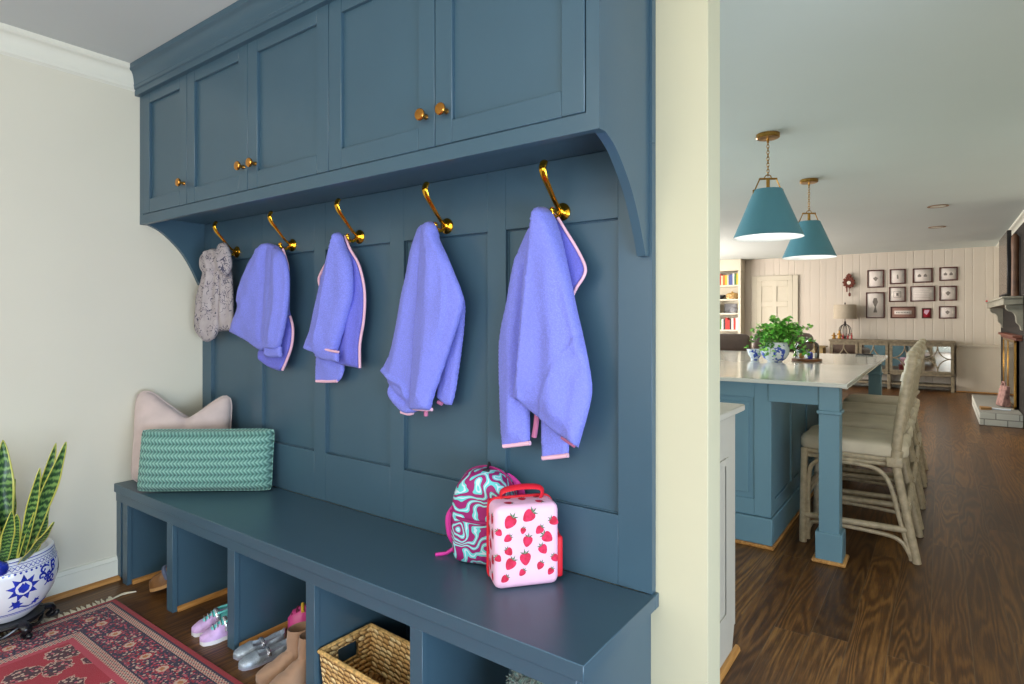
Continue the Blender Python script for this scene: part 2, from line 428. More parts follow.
# low wainscot ledge along the far wall beside the sideboard
mb = MB(); mb.box(0.24, XR, 12.9, YF, 0.02, 0.77, 0.003)
mb.box(0.24, XR, 12.86, YF, 0.785, 0.82, 0.006); mb.box(0.24, XR, 12.88, YF, 0.765, 0.785, 0.003)
for k in range(1, 8): mb.box(0.242, XR, 12.897, 12.9, 0.02 + k * 0.095, 0.023 + k * 0.095)
M['ledge'] = plain('pinkish_cream_paint', (206, 196, 182), 0.6, var=.01)
S(mb, 'wall_far_ledge', 'ledge', 'cream half height ledge')
mb = MB(); mb.box(0.24, XR, 12.872, 12.9, 0, 0.02, 0.004); S(mb, 'baseboard_far_shoe', 'shoe_oak_x')

# ================================================================== UPPER CABINET RUN
def shaker(mb, x0, x1, z0, z1, y, t=0.02, fw=0.068, rec=0.013):
    """door with its front face at y, recessed flat panel, bevelled edges"""
    b = 0.0018
    mb.box(x0, x0 + fw, y, y + t, z0, z1, b); mb.box(x1 - fw, x1, y, y + t, z0, z1, b)
    mb.box(x0 + fw, x1 - fw, y + 0.0003, y + t, z0, z0 + fw, b); mb.box(x0 + fw, x1 - fw, y + 0.0003, y + t, z1 - fw, z1, b)
    mb.box(x0 + fw - 0.004, x1 - fw + 0.004, y + rec, y + t - 0.001, z0 + fw - 0.004, z1 - fw + 0.004)
YC = 1.32
cabx = thing('wall_cabinet', 'long dark blue wall cabinet with five panelled doors above the coat hooks', 'cabinet', (-1.97, 1.49, 1.45))
mb = MB()
mb.box(XL, -0.6853, YC + 0.05, 1.655, 1.784, CH - 0.002)                    # box
mb.box(XL, -0.685, YC, YC + 0.022, 1.744, 1.7885); mb.box(-0.722, -0.685, YC + 0.022, YC + 0.056, 1.7839, 1.7885); mb.box(XL + .01, -0.69, YC + 0.015, YC + 0.06, 1.762, 1.7882); mb.box(XL, XL + .02, YC + 0.004, YC + 0.06, 1.786, CH - .002)                    # bottom rail
mb.box(XL + .02, -0.72, YC + 0.004, YC + 0.022, 1.788, 1.7925)
mb.box(XL, -3.222, YC, YC + 0.022, 1.788, 2.41, 0.0012)                     # left scribe stile
mb.box(-0.722, -0.685, YC, YC + 0.056, 1.7885, 2.41)                 # right stile
mb.box(XL, -0.685, YC + 0.001, YC + 0.022, 2.405, CH - 0.002)
mb.build('cabinet_body', 'paint', cabx, True)
db = [(-3.219, -2.776), (-2.773, -2.274), (-2.271, -1.753), (-1.750, -1.2415), (-1.2385, -0.726)]
kx = [-2.798, -2.300, -2.214, -1.276, -1.192]
for (a, b), k in zip(db, kx):
    mb = MB(); shaker(mb, a, b, 1.793, 2.402, YC - 0.002, 0.022)
    d = mb.build('door', 'paint', cabx, True)
    kb = MB(); R = Matrix.Translation((k, YC - 0.002, 1.889)) @ Matrix.Rotation(PI / 2, 4, 'X')
    kb.lathe([(0.009, 0), (0.0075, 0.006), (0.006, 0.014), (0.0085, 0.019), (0.0165, 0.022), (0.0185, 0.026), (0.0185, 0.030), (0.016, 0.033), (0.0, 0.034)], seg=24, M4=R)
    # inverse of the cabinet's placement, as the knob hangs under the door
    kb2 = kb.build('knob', 'knob', None); o = kb2.location.copy(); kb2.parent = d; kb2.location = o - Vector(cabx.location)
# crown and frieze
mb = MB()
prof = [(1.36, 2.384), (1.297, 2.384), (1.297, 2.412), (1.290, 2.415), (1.289, 2.428)]
for k in range(8):
    a = k / 7 * PI / 2
    prof.append((1.287 - (1 - math.cos(a)) * 0.026, 2.430 + math.sin(a) * 0.062))
prof += [(1.255, 2.496), (1.254, CH - 0.002), (1.36, CH - 0.002)]
mb.prism(prof, XL, -0.63, 'x')
mb.build('crown_moulding', 'paint', cabx, True)
# curved brackets at both ends
def bracket(x0, x1):
    pts = [(1.325, 1.75), (1.353, 1.7445)]
    cv = smooth_path([(1.353, 1.7445, 0), (1.405, 1.722, 0), (1.456, 1.682, 0), (1.505, 1.632, 0), (1.542, 1.580, 0), (1.575, 1.520, 0), (1.600, 1.466, 0)], 5)
    pts = [(p.x, p.y) for p in cv] + [(1.606, 1.452), (1.631, 1.452), (1.631, 1.7839), (1.3422, 1.7839), (1.3422, 1.7445)]
    mb = MB(); mb.prism(pts, x0, x1, 'x'); return mb
bracket(-0.712, -0.685).build('bracket', 'paint', cabx, True)
bracket(XL + 0.001, XL + 0.024).build('bracket', 'paint', cabx, True)
mb = MB(); mb.box(-0.6849, -0.676, 1.6325, 1.659, 1.7835, CH - 0.002); mb.build('side_filler', 'paint', cabx, True)

# ================================================================== PANELLED BACKBOARD
bb = thing('panelled_backboard', 'dark blue backboard with five tall recessed panels behind the coats', 'panelling', (-1.97, 1.645, 0.469))
px = [(-3.17, -2.766), (-2.684, -2.271), (-2.190, -1.778), (-1.700, -1.284), (-1.204, -0.784)]
Z0, Z1 = 0.679, 1.575
mb = MB(); mb.box(XL + 0.001, -0.676, 1.650, 1.659, 0.469, 1.783)
xs = [XL + 0.001] + [v for p in px for v in p] + [-0.676]
for i in range(0, len(xs), 2): mb.box(xs[i], xs[i + 1], 1.632, 1.651, 0.469, 1.783, 0.001)
for a, b in px:
    mb.box(a, b, 1.6322, 1.651, 0.469, Z0, 0.001); mb.box(a, b, 1.6322, 1.651, Z1, 1.783, 0.001)
mb.build('backboard', 'paint', bb, True)
for a, b in px:
    mb = MB(); e = 0.0035
    for q in ((a, a + e, Z0, Z1), (b - e, b, Z0, Z1), (a, b, Z0, Z0 + e), (a, b, Z1 - e, Z1)): mb.box(q[0], q[1], 1.644, 1.6505, q[2], q[3], 0.001)
    mb.build('panel_moulding', 'paint', bb, True)

# ================================================================== BENCH WITH SHOE CUBBIES
be = thing('shoe_bench', 'long dark blue built-in bench with five open shoe cubbies below', 'bench', (-1.965, 1.43, 0))
mb = MB(); mb.box(XL, -0.666, 1.205, 1.631, 0.427, 0.468, 0.0018); mb.box(-0.69, -0.666, 1.631, 1.659, 0.427, 0.468, 0.001)
mb.build('bench_top', 'paint', be, True)
mb = MB()
mb.box(XL, -0.69, 1.214, 1.234, 0.382, 0.427, 0.001)       # apron
mb.build('apron', 'paint', be, True)
stx = [(-3.185, -3.135), (-2.735, -2.682), (-2.235, -2.185), (-1.735, -1.688), (-1.240, -1.190), (-0.735, -0.688)]
for i, (a, b) in enumerate(stx):
    mb = MB(); mb.box(a, b, 1.2142, 1.234, 0.0, 0.3825, 0.001)
    if i == 0:
        mb.box(-3.215, -3.185, 1.222, 1.24, 0.02, 0.3825, 0.001); mb.box(XL, -3.213, 1.216, 1.236, 0.02, 0.3825, 0.001)
    mb.build('face_stile', 'paint', be, True)
    mb = MB(); mb.box(a + 0.006 if i else XL, b - 0.006, 1.234, 1.655, 0.0, 0.427)
    if i == 5:
        mb = MB(); mb.box(a + 0.006, -0.690, 1.234, 1.658, 0.0, 0.427, 0.001)
    mb.build('divider', 'paint', be, True)
    if i < 5:
        mb = MB(); x = b - 0.006
        mb.prism([(x, 0), (x + 0.016, 0), (x + 0.015, 0.010), (x + 0.009, 0.017), (x, 0.019)], 1.235, 1.63, 'y')
        mb.build('shoe_moulding', 'shoe_oak', be, True)
mb = MB(); mb.box(XL, -0.70, 1.640, 1.658, 0, 0.427); mb.build('back_panel', 'paint', be, True)

# ================================================================== BRASS COAT HOOKS
def make_hook(label):
    h = thing('coat_hook', label, 'hook', (0, 0, 0), group='brass coat hooks on the backboard')
    mb = MB(); R = Matrix.Rotation(PI / 2, 4, 'X')
    mb.lathe([(0.029, 0), (0.029, 0.004), (0.026, 0.007), (0.019, 0.009), (0.016, 0.013), (0.010, 0.018), (0.0, 0.019)], seg=28, M4=R)
    mb.build('backplate', 'brass', h)
    mb = MB(); P = smooth_path([(0, -0.010, 0.002), (0, -0.032, 0.014), (0, -0.056, 0.036), (0, -0.084, 0.066), (0, -0.108, 0.092), (0, -0.118, 0.116), (0, -0.110, 0.136)], 6)
    n = len(P); mb.tube(P, [0.0062 + 0.0060 * max(0, (i / n - 0.3)) for i in range(n)], 12, flat=(1.45, 0.7))
    mb.ball(P[-1], 0.0098, 12, (1.35, 0.7, 0.8))
    mb.build('upper_arm', 'brass', h)
    mb = MB(); P = smooth_path([(0, -0.010, -0.002), (0, -0.028, -0.018), (0, -0.046, -0.022), (0, -0.060, -0.014), (0, -0.064, -0.002)], 6)
    mb.tube(P, 0.0065, 10); mb.ball(P[-1], 0.009, 12); mb.build('lower_arm', 'brass', h)
    return h
HX = [(-2.910, 'grey patterned'), (-2.432, 'second'), (-1.960, 'third'), (-1.472, 'fourth'), (-0.978, 'last')]
hl = ['polished brass coat hook holding the small grey patterned garment by the corner',
      'polished brass coat hook holding the purple jacket nearest the grey garment',
      'brass coat hook holding the purple jacket with a folded pink cuff, middle of the row',
      'polished brass coat hook holding the purple jacket second from the white wall end',
      'polished brass coat hook holding the largest purple jacket above the backpack']
HK = make_hook(hl[0]); HK.location = (HX[0][0], 1.632, 1.612)
HOOKS = [HK] + [dup(HK, (HX[i][0], 1.632, 1.612), 0, hl[i]) for i in range(1, 5)]
# ================================================================== CLOTHES ON THE HOOKS
def mk_fleece(name, c, bs=0.55):
    g = G(name); o = g.obj()
    v = g.voro(o, 210); n = g.noise(o, 90, 3, 0.6)
    col = srgb(*c); d = tuple(x * 0.86 for x in col[:3]) + (1,); l = tuple(min(1, x * 1.1) for x in col[:3]) + (1,)
    g.bump(g.ma('ADD', g.ma('MULTIPLY', v, -0.8), g.ma('MULTIPLY', n, 0.9)), bs, 0.003)
    return g.set(g.ramp(g.ma('ADD', v, g.ma('MULTIPLY', n, 0.4)), [(0.2, l), (0.8, d)]), 0.95, Sheen_Weight=0.08, Sheen_Roughness=0.5)
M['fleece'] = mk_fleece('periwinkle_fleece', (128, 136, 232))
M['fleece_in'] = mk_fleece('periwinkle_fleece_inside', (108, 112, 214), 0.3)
M['pinkband'] = plain('pale_pink_binding', (232, 184, 204), 0.8, bump=0.2, bsc=300)
M['pinkin'] = plain('dusty_pink_lining', (178, 104, 140), 0.85)
def mk_greyprint():
    g = G('grey_printed_knit'); o = g.obj()
    nz = g.noise(g.mapv(o, (1, 1, 1)), 30, 1.5, 0.5, 1.0)
    line = g.ma('LESS_THAN', g.ma('ABSOLUTE', g.ma('SUBTRACT', nz, 0.5)), 0.022)
    patch = g.ma('GREATER_THAN', g.noise(g.vadd(o, (3, 1, 2)), 16, 1), 0.44)
    col = g.mix(g.ma('MULTIPLY', g.ma('MULTIPLY', line, patch), 0.95), g.ramp(g.noise(o, 30), [(0.3, srgb(160, 152, 156)), (0.7, srgb(176, 168, 170))]), srgb(66, 66, 88))
    g.bump(g.noise(o, 400, 2), 0.2, 0.001)
    return g.set(col, 0.9)
M['greyprint'] = mk_greyprint()

def puff(mb, px, y0, thick, folds=(), h=0.0078, back=0.012, edge=0.018, sm=3, wr=0.0012, seed=0, lean=0.0):
    """cloth shell inside an outline traced at distance y0 (metres): rounded front, flatter back, folds.
    fold = (line, width, height) is a soft ridge; with a fourth item it is an overlap, raised on the right of the line"""
    w3 = [ony(u, v, y0) for u, v in px]
    P0 = [Vector((p.x, p.z, 0)) for p in w3]; n0 = len(P0); Q = []
    for i, p in enumerate(P0):
        a = (p - P0[i - 1]).normalized(); b = (P0[(i + 1) % n0] - p).normalized()
        Q.append(p)
        if a.dot(b) < 0.45: Q += [p + b * 0.002]; Q[-2] = p - a * 0.002
    poly = [Vector((p.x, p.y)) for p in (smooth_path(Q, sm, True) if sm else Q)]
    poly = [p for i, p in enumerate(poly) if (p - poly[i - 1]).length > 4e-4]
    FL = []
    for fo_ in folds:
        q = [ony(u, v, y0) for u, v in fo_[0]]; q = [(p.x, p.z, 0) for p in q]
        q = [Vector((p.x, p.y)) for p in (smooth_path(q, 4) if len(q) > 2 else [Vector(t) for t in q])]
        FL.append((q, fo_[1], fo_[2], len(fo_) > 3))
    vo, fo, B = tri2d(poly, h); n = len(B); zt = max(p.y for p in vo); fr = []; bk = []
    rnd = random.Random(seed); ph = [rnd.uniform(0, 6) for _ in range(6)]
    for i, p in enumerate(vo):
        d = min(seg_d(p, B[k - 1], B[k]) for k in range(n))
        t = min(1, d / edge); prof = math.sqrt(max(0, 1 - (1 - t) ** 2)); t2 = min(1, d / 0.09); pr2 = t2 * t2 * (3 - 2 * t2)
        f = thick * (0.55 * prof + 0.45 * pr2)
        for q, wid, amp, step in FL:
            best = None
            for k in range(len(q) - 1):
                dd = seg_d(p, q[k], q[k + 1])
                if best is None or dd < best[0]: best = (dd, k)
            dd, k = best; e_ = q[k + 1] - q[k]
            if step:
                sgn = e_.x * (p.y - q[k].y) - e_.y * (p.x - q[k].x)
                fade = 1.0
                if p.y > q[0].y: fade = math.exp(-((p.y - q[0].y) / .03) ** 2)
                if p.y < q[-1].y: fade = math.exp(-((q[-1].y - p.y) / .03) ** 2)
                sd = dd * (1 if sgn * amp > 0 else -1)
                f += abs(amp) * fade * (math.exp(-sd / wid) if sd > 0 else max(0, 1 + sd / 0.007)) * min(1, 0.2 + prof)
            else: f += amp * math.exp(-(dd / wid) ** 2) * min(1, 0.2 + prof)
        f += wr * prof * (math.sin(p.x * 60 + ph[0] + 5 * math.sin(p.y * 5 + ph[2])) + 0.6 * math.sin(p.x * 34 + p.y * 30 + ph[1]))
        ln = lean * (zt - p.y)
        fr.append(mb.bm.verts.new((p.x, y0 - f - ln, p.y)))
        bk.append(None if d < 1e-4 else mb.bm.verts.new((p.x, y0 + back * prof - ln, p.y)))
    for f in fo:
        mb.face([fr[i] for i in f]); mb.face([(bk[i] or fr[i]) for i in f][::-1])
def band(mb, px, y, r=0.004, dy=0.0):
    P = smooth_path([tuple(ony(u, v, y)) for u, v in px], 5); P = [p + Vector((0, dy, 0)) for p in P]
    mb.tube(P, r, 8)
def bandv(mb, px, ys, r=0.004):
    P = smooth_path([tuple(ony(u, v, y)) for (u, v), y in zip(px, ys)], 5); mb.tube(P, r, 8)
JG = 'purple fleece jackets on brass hooks'
def pt(label, x): return thing('fleece_jacket', label, 'jacket', (x, 1.56, 1.62), 0, JG)
def one(mb, name, mat, par): mb.build(name, mat, par, True, angle=80)
def P_(name, mat, par, *a, **k): mb = MB(); puff(mb, *a, **k); one(mb, name, mat, par)
def B_(name, mat, par, px, y, r): mb = MB(); band(mb, px, y, r); one(mb, name, mat, par)
# ---- the largest jacket
j = pt('largest purple fleece jacket, pink-edged collar flap, hanging over the backpack', -0.99)
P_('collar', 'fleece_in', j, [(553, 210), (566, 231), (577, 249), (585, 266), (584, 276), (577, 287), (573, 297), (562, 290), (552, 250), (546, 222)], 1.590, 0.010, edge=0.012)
B_('collar_binding', 'pinkband', j, [(558, 218), (566, 231), (577, 249), (585, 266), (584, 276), (577, 287), (573, 295)], 1.584, 0.005)
P_('sleeve', 'fleece', j, [(536, 216), (523, 240), (515, 264), (508, 300), (502, 325), (499, 352), (500, 390), (501, 425), (503, 447), (517, 445), (530, 443), (530, 415), (530, 385), (534, 330), (545, 260)], 1.580, 0.030,
   [([(520, 262), (514, 330), (514, 430)], 0.03, 0.012), ([(530, 270), (524, 330), (524, 400)], 0.015, -0.010)], edge=0.02)
P_('sleeve', 'fleece', j, [(541, 405), (541, 430), (542, 459), (555, 457.5), (568.5, 456), (569, 445), (567, 420)], 1.604, 0.020, edge=0.015)
B_('cuff_binding', 'pinkband', j, [(503.5, 446), (517, 444.5), (530, 443)], 1.570, 0.0075); B_('cuff_binding', 'pinkband', j, [(542.5, 458), (555, 456.8), (568, 455.2)], 1.596, 0.0075)
P_('body', 'fleece', j, [(542, 207), (549, 209), (556, 218), (563, 240), (571, 275), (579, 312), (587, 345), (594, 384), (592, 405), (587, 425), (581, 447), (574, 441), (566, 437), (556, 430), (545, 420), (536, 413), (528, 405), (526, 398), (518, 400), (516, 395), (520, 350), (523, 300), (526, 262), (531, 232), (537, 212)], 1.560, 0.034,
   [([(543, 214), (538, 260), (531, 330), (527, 396)], 0.05, 0.036, 1), ([(550, 216), (557, 270), (561, 330), (560, 410)], 0.035, 0.018), ([(553, 222), (565, 262), (577, 316), (584, 350)], 0.022, -0.019, 1), ([(582, 338), (570, 356), (555, 384), (546, 415)], 0.03, 0.007, 1), ([(584, 380), (577, 436)], 0.02, 0.010)], edge=0.016, lean=0.02, seed=3)
mb = MB(); bandv(mb, [(537, 414), (536, 425), (534, 437)], [1.585] * 3, 0.009); one(mb, 'inner_binding', 'pinkin', j); mb = MB(); bandv(mb, [(562, 437), (569, 442), (575, 446)], [1.570] * 3, 0.007); one(mb, 'inner_binding', 'pinkin', j)
# ---- fourth jacket
j = pt('medium purple fleece jacket on the hook between two others, curled hem, no pink collar showing', -1.48)
P_('sleeve', 'fleece', j, [(440, 262), (450, 268), (460, 288), (465, 303), (464, 330), (460, 362), (455.5, 392), (452, 405), (445, 404.5), (437, 397), (440, 360), (440, 310)], 1.600, 0.024, edge=0.016)
P_('body', 'fleece', j, [(424, 224), (431, 221.5), (437, 228), (440, 246), (436, 300), (430, 360), (425, 409), (413, 413), (404, 411), (396, 402), (391, 393), (391, 380), (386, 371), (387, 365), (394, 348), (400, 316), (406, 284), (412, 252), (418, 232)], 1.584, 0.026,
   [([(424, 232), (414, 280), (404, 340), (397, 372)], 0.03, 0.012), ([(388, 370), (398, 378), (409, 384), (413, 395)], 0.010, 0.014), ([(394, 386), (402, 396), (410, 402)], 0.010, -0.016)], edge=0.016, lean=0.02, seed=5)
P_('sleeve', 'fleece', j, [(425, 223.5), (431, 221), (437, 227), (440, 240), (447, 254), (457, 278), (464.5, 300), (459, 325), (451, 350), (442, 378), (436, 396), (432.5, 410), (422, 409.5), (412.5, 409), (414, 380), (417, 330), (420, 275), (422, 245)], 1.562, 0.030,
   [([(432, 230), (434, 300), (424, 400)], 0.04, 0.010), ([(421, 253), (431, 250), (441, 252)], 0.006, -0.004), ([(434, 232), (446, 262), (450, 310), (440, 350)], 0.03, -0.012, 1)], edge=0.016, lean=0.015, seed=6)
B_('cuff_binding', 'pinkband', j, [(413.5, 408.5), (422, 409.3), (432, 409.5)], 1.556, 0.0065); B_('cuff_binding', 'pinkband', j, [(401, 412), (408, 414), (413, 413)], 1.574, 0.006)
mb = MB(); bandv(mb, [(426, 410), (426, 416)], [1.56] * 2, 0.008); one(mb, 'inner_binding', 'pinkin', j); mb = MB(); bandv(mb, [(438, 402), (442, 404)], [1.585] * 2, 0.007); one(mb, 'inner_binding', 'pinkin', j)
# ---- third jacket
j = pt('purple fleece jacket with pink-edged front opening and a cuff folded back, middle hook', -1.96)
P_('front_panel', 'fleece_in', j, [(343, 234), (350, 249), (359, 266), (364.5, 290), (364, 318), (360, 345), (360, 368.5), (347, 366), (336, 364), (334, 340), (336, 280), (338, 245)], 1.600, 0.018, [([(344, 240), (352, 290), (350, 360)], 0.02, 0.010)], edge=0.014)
B_('edge_binding', 'pinkband', j, [(345, 236), (350, 249), (359, 265), (364.5, 290), (364, 318), (360, 344), (360, 368)], 1.592, 0.0056)
B_('collar_binding', 'pinkband', j, [(327, 262), (319, 278), (321, 289)], 1.596, 0.0056)
P_('lower_hem', 'fleece', j, [(317, 352), (330, 352), (342, 362), (343.5, 372), (338, 382), (326, 382), (316, 382), (316, 366)], 1.606, 0.018, edge=0.014)
B_('hem_binding', 'pinkband', j, [(316.5, 381), (326, 381.3), (337, 381)], 1.600, 0.007)
P_('collar_corner', 'fleece', j, [(328, 262), (320, 277), (322, 288), (332, 284)], 1.602, 0.012, edge=0.014)
P_('sleeve', 'fleece', j, [(337, 232), (342, 234), (346, 246), (352, 262), (354, 290), (350, 312), (344, 335), (339, 352), (338, 361), (327, 360), (318, 357), (318, 353), (309, 350), (308, 344), (313, 327), (318, 303), (322, 283), (328, 258), (333, 240)], 1.576, 0.030,
   [([(339, 236), (332, 290), (322, 350)], 0.05, 0.021, 1), ([(345, 250), (348, 290), (338, 340)], 0.03, 0.010), ([(309, 347), (316, 351)], 0.008, 0.006)], edge=0.016, lean=0.02, seed=8)
P_('folded_cuff', 'fleece', j, [(321, 348), (330, 350), (338.5, 352), (338.5, 362), (328, 360.5), (318, 358)], 1.552, 0.016, edge=0.010)
B_('cuff_binding', 'pinkband', j, [(321, 348), (330, 350.5), (338.5, 352)], 1.542, 0.0055)
# ---- second jacket
j = pt('small purple fleece jacket beside the grey garment, pointed hem to the left', -2.43)
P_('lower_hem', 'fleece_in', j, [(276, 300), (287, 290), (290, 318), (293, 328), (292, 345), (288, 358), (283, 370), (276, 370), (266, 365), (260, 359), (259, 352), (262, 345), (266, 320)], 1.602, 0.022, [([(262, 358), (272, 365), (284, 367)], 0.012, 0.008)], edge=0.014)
B_('edge_binding', 'pinkband', j, [(283, 249), (288, 266), (288, 277)], 1.578, 0.0052); B_('edge_binding', 'pinkband', j, [(290, 316), (293, 328), (292, 344), (288, 357), (282.5, 370)], 1.594, 0.006)
P_('body', 'fleece', j, [(266, 243), (273, 244), (282, 249), (288, 264), (287.5, 276), (290, 288), (289.5, 310), (284, 330), (272, 345), (264, 351), (252, 343), (242, 337), (232, 332), (236, 322), (241, 306), (241.5, 288), (246, 272), (253, 258), (261, 247)], 1.586, 0.032,
   [([(268, 248), (256, 290), (240, 326)], 0.04, 0.010), ([(270, 250), (269, 290), (266, 340)], 0.02, -0.012), ([(263, 250), (248, 285), (243, 300)], 0.03, 0.015, 1)], edge=0.018, lean=0.02, seed=11)
P_('sleeve', 'fleece', j, [(273, 247), (282, 251), (288, 266), (290, 288), (288, 315), (285, 332), (281, 347.5), (273, 349), (266, 348.5), (268, 325), (271, 295), (272, 268)], 1.562, 0.026, [([(279, 258), (281, 300), (274, 345)], 0.022, 0.010)], edge=0.014, lean=0.02)
P_('folded_cuff', 'fleece', j, [(265, 347), (273, 347.5), (281, 346), (281.5, 357), (272, 357.5), (264.5, 356)], 1.556, 0.018, edge=0.010)
# ---- grey patterned garment
g_ = thing('grey_garment', 'small grey garment with a line-drawn print, bunched up on the hook nearest the corner', 'clothing', (-2.93, 1.57, 1.6))
P_('back_layer', 'greyprint', g_, [(216, 262), (228, 258), (232, 280), (233, 331), (225, 331), (217, 332), (218, 300)], 1.592, 0.022, [([(226, 265), (226, 325)], 0.02, 0.012)], edge=0.014, seed=4)
P_('front_layer', 'greyprint', g_, [(213, 250), (219, 252), (222, 262), (221, 290), (219, 318), (216, 336), (208, 342), (202, 339), (197, 331), (195.5, 316), (198, 297), (203, 276), (208, 260)], 1.574, 0.026,
   [([(215, 256), (211, 290), (206, 334)], 0.03, 0.018, 1), ([(219, 256), (214, 310)], 0.012, -0.008), ([(206, 280), (201, 325)], 0.014, 0.008)], edge=0.014, wr=0.002, seed=2)
P_('gathered_top', 'greyprint', g_, [(206, 252), (212, 248.5), (220, 250), (221, 243), (226, 243), (230, 254), (231, 268), (226, 278), (216, 270), (206, 275), (201, 266), (202, 257)], 1.564, 0.026,
   [([(208, 253), (213, 272)], 0.02, 0.016, 1), ([(220, 248), (226, 272)], 0.02, 0.016, 1), ([(214, 252), (218, 270)], 0.008, -0.010)], edge=0.012, wr=0.002, seed=9)

# ================================================================== PILLOWS
def pillow_fn(w_, h_, t_, side, ex=2.6, pinch=0.05, chop=0, rnd=0.0):
    def fn(u, v):
        a = u * 2 - 1; b = v * 2 - 1
        k = (1 - abs(a) ** ex) * (1 - abs(b) ** ex); k = max(0, k) ** 0.42
        x = a * w_ / 2 * (1 - pinch * (1 - b * b)); z = b * h_ / 2 * (1 - pinch * (1 - a * a))
        x *= 1 - rnd * abs(b) ** 8; z *= 1 - rnd * 2 * abs(a) ** 12
        if chop: z -= chop * max(0, 1 - abs(a - .12) / 0.78) ** 1.25 * max(0, b) ** 2.5; k *= 1 - 0.6 * math.exp(-((a - .12) / 0.10) ** 2) * max(0, b) ** 1.2; z += (0.03 * math.exp(-((a + .9) / .3) ** 2)) * max(0, b) ** 3
        return Vector((x, side * t_ / 2 * k, z))
    return fn
def mk_knit():
    g = G('green_cable_knit'); o = g.obj(); x, y, z = g.xyz(o)
    rowp = 0.034
    r = g.ma('MULTIPLY', g.ma('ABSOLUTE', g.ma('SUBTRACT', g.ma('FRACT', g.ma('DIVIDE', z, rowp)), 0.5)), 2)
    sh = g.ma('ADD', g.ma('DIVIDE', x, 0.0165), g.ma('MULTIPLY', r, 0.9))
    c = g.ma('MULTIPLY', g.ma('ABSOLUTE', g.ma('SUBTRACT', g.ma('FRACT', sh), 0.5)), 2)
    h = g.ma('ADD', g.ma('MULTIPLY', g.ma('POWER', r, 0.7), 0.45), g.ma('MULTIPLY', c, 0.55))
    g.bump(g.ma('ADD', h, g.ma('MULTIPLY', g.noise(o, 200), 0.3)), 1.0, 0.006)
    return g.set(g.ramp(h, [(0.12, srgb(56, 98, 92)), (0.5, srgb(96, 146, 138)), (0.92, srgb(150, 196, 184))]), 0.9, Sheen_Weight=0.1)
M['knit'] = mk_knit(); M['pinkvelvet'] = plain('dusty_pink_velvet', (198, 180, 176), 0.85, var=0.04, sc=14, bump=0.2, bsc=350, Sheen_Weight=0.3)
def pillow(name, label, w_, h_, t_, loc, rz, tilt, mat, **kw):
    t = thing(name, label, 'pillow', loc, rz)
    R = Matrix.Translation((0, 0, h_ / 2 * math.cos(tilt))) @ Matrix.Rotation(tilt, 4, 'X')
    mb = MB()
    for sd in (-1, 1): mb.sheet(pillow_fn(w_, h_, t_, sd, **kw), 44, 30, M4=R)
    mb.build('cushion', mat, t, angle=70)
    f = pillow_fn(w_, h_, t_, 0, **kw)
    P = [f(i / 24, 0) for i in range(24)] + [f(1, i / 24) for i in range(24)] + [f(1 - i / 24, 1) for i in range(24)] + [f(0, 1 - i / 24) for i in range(24)]
    mb = MB(); mb.tube([R @ p for p in P], 0.0028, 6, closed=True); mb.build('seam', mat, t)
    return t
pillow('throw_pillow', 'dusty pink square throw pillow standing in the bench corner behind the green one', 0.45, 0.42, 0.15, (-3.055, 1.432, 0.470), math.radians(47), -0.14, 'pinkvelvet', chop=0.12, pinch=0.02, rnd=0.05)
pillow('lumbar_pillow', 'sea green chunky knit lumbar pillow at the left end of the bench', 0.615, 0.280, 0.13, (-2.775, 1.408, 0.474), math.radians(37.5), -0.15, 'knit', pinch=0.01, ex=4, rnd=0.02)

# ================================================================== LUNCH BAG (strawberries) AND BACKPACK (swirls)
def rbox(mb, w_, d_, h_, r, seg=5, M4=None, z0=0):
    mb.box(-w_ / 2, w_ / 2, -d_ / 2, d_ / 2, z0, z0 + h_, r, M4=M4, seg=seg)
M['bagpink'] = plain('pale_pink_canvas', (240, 192, 222), 0.7, bump=0.2, bsc=600)
M['red'] = plain('bright_red_fabric', (214, 22, 44), 0.6, bump=0.15, bsc=500)
def mk_berry():
    g = G('painted_strawberry_red'); o = g.obj()
    return g.set(g.ramp(g.noise(o, 60, 3), [(0.35, srgb(180, 6, 48)), (0.65, srgb(214, 30, 84))]), 0.7)
M['berry'] = mk_berry(); M['berryleaf'] = plain('printed_green_leaf', (74, 122, 84), 0.7)
lb = thing('lunch_bag', 'pale pink lunch bag printed with red strawberries, red zip edge and handle', 'bag', (-1.036, 1.492, 0.4690), math.radians(50))
LW, LD, LH = 0.200, 0.112, 0.246
mb = MB(); mb.use('bagpink'); rbox(mb, LW, LD, LH, 0.022, 4)
rb_ = random.Random(5)
def berry(mb, cx, cz, s, a, fn):
    c_, s_ = math.cos(a), math.sin(a); rot = lambda p: (cx + (p[0] * c_ - p[1] * s_) * s, cz + (p[0] * s_ + p[1] * c_) * s)
    body = [(0, -1.1), (0.45, -0.8), (0.85, -0.1), (0.8, 0.55), (0.35, 0.8), (0, 0.7), (-0.35, 0.8), (-0.8, 0.55), (-0.85, -0.1), (-0.45, -0.8)]
    body = [(p.x, p.y) for p in smooth_path([(q[0], q[1], 0) for q in body], 3, True)]
    mb.use('berry'); decal(mb, [rot(p) for p in body], fn, s * 0.8)
    mb.use('berryleaf')
    for la in (-0.9, 0.1, 1.0):
        lp = [(0, 0.6), (0.16, 0.95), (0, 1.55), (-0.14, 1.0)]
        r2 = lambda p: rot((p[0] * math.cos(la) - (p[1] - 0.6) * math.sin(la), 0.6 + p[0] * math.sin(la) + (p[1] - 0.6) * math.cos(la)))
        decal(mb, [r2(p) for p in lp], fn, s * 2)
fnF = lambda x, z: Vector((x, -LD / 2 - 0.0006, z)); fnL = lambda x, z: Vector((-LW / 2 - 0.0006, -x, z)); fnT = lambda x, y: Vector((x, y, LH + 0.0006))
rb_.seed(4)
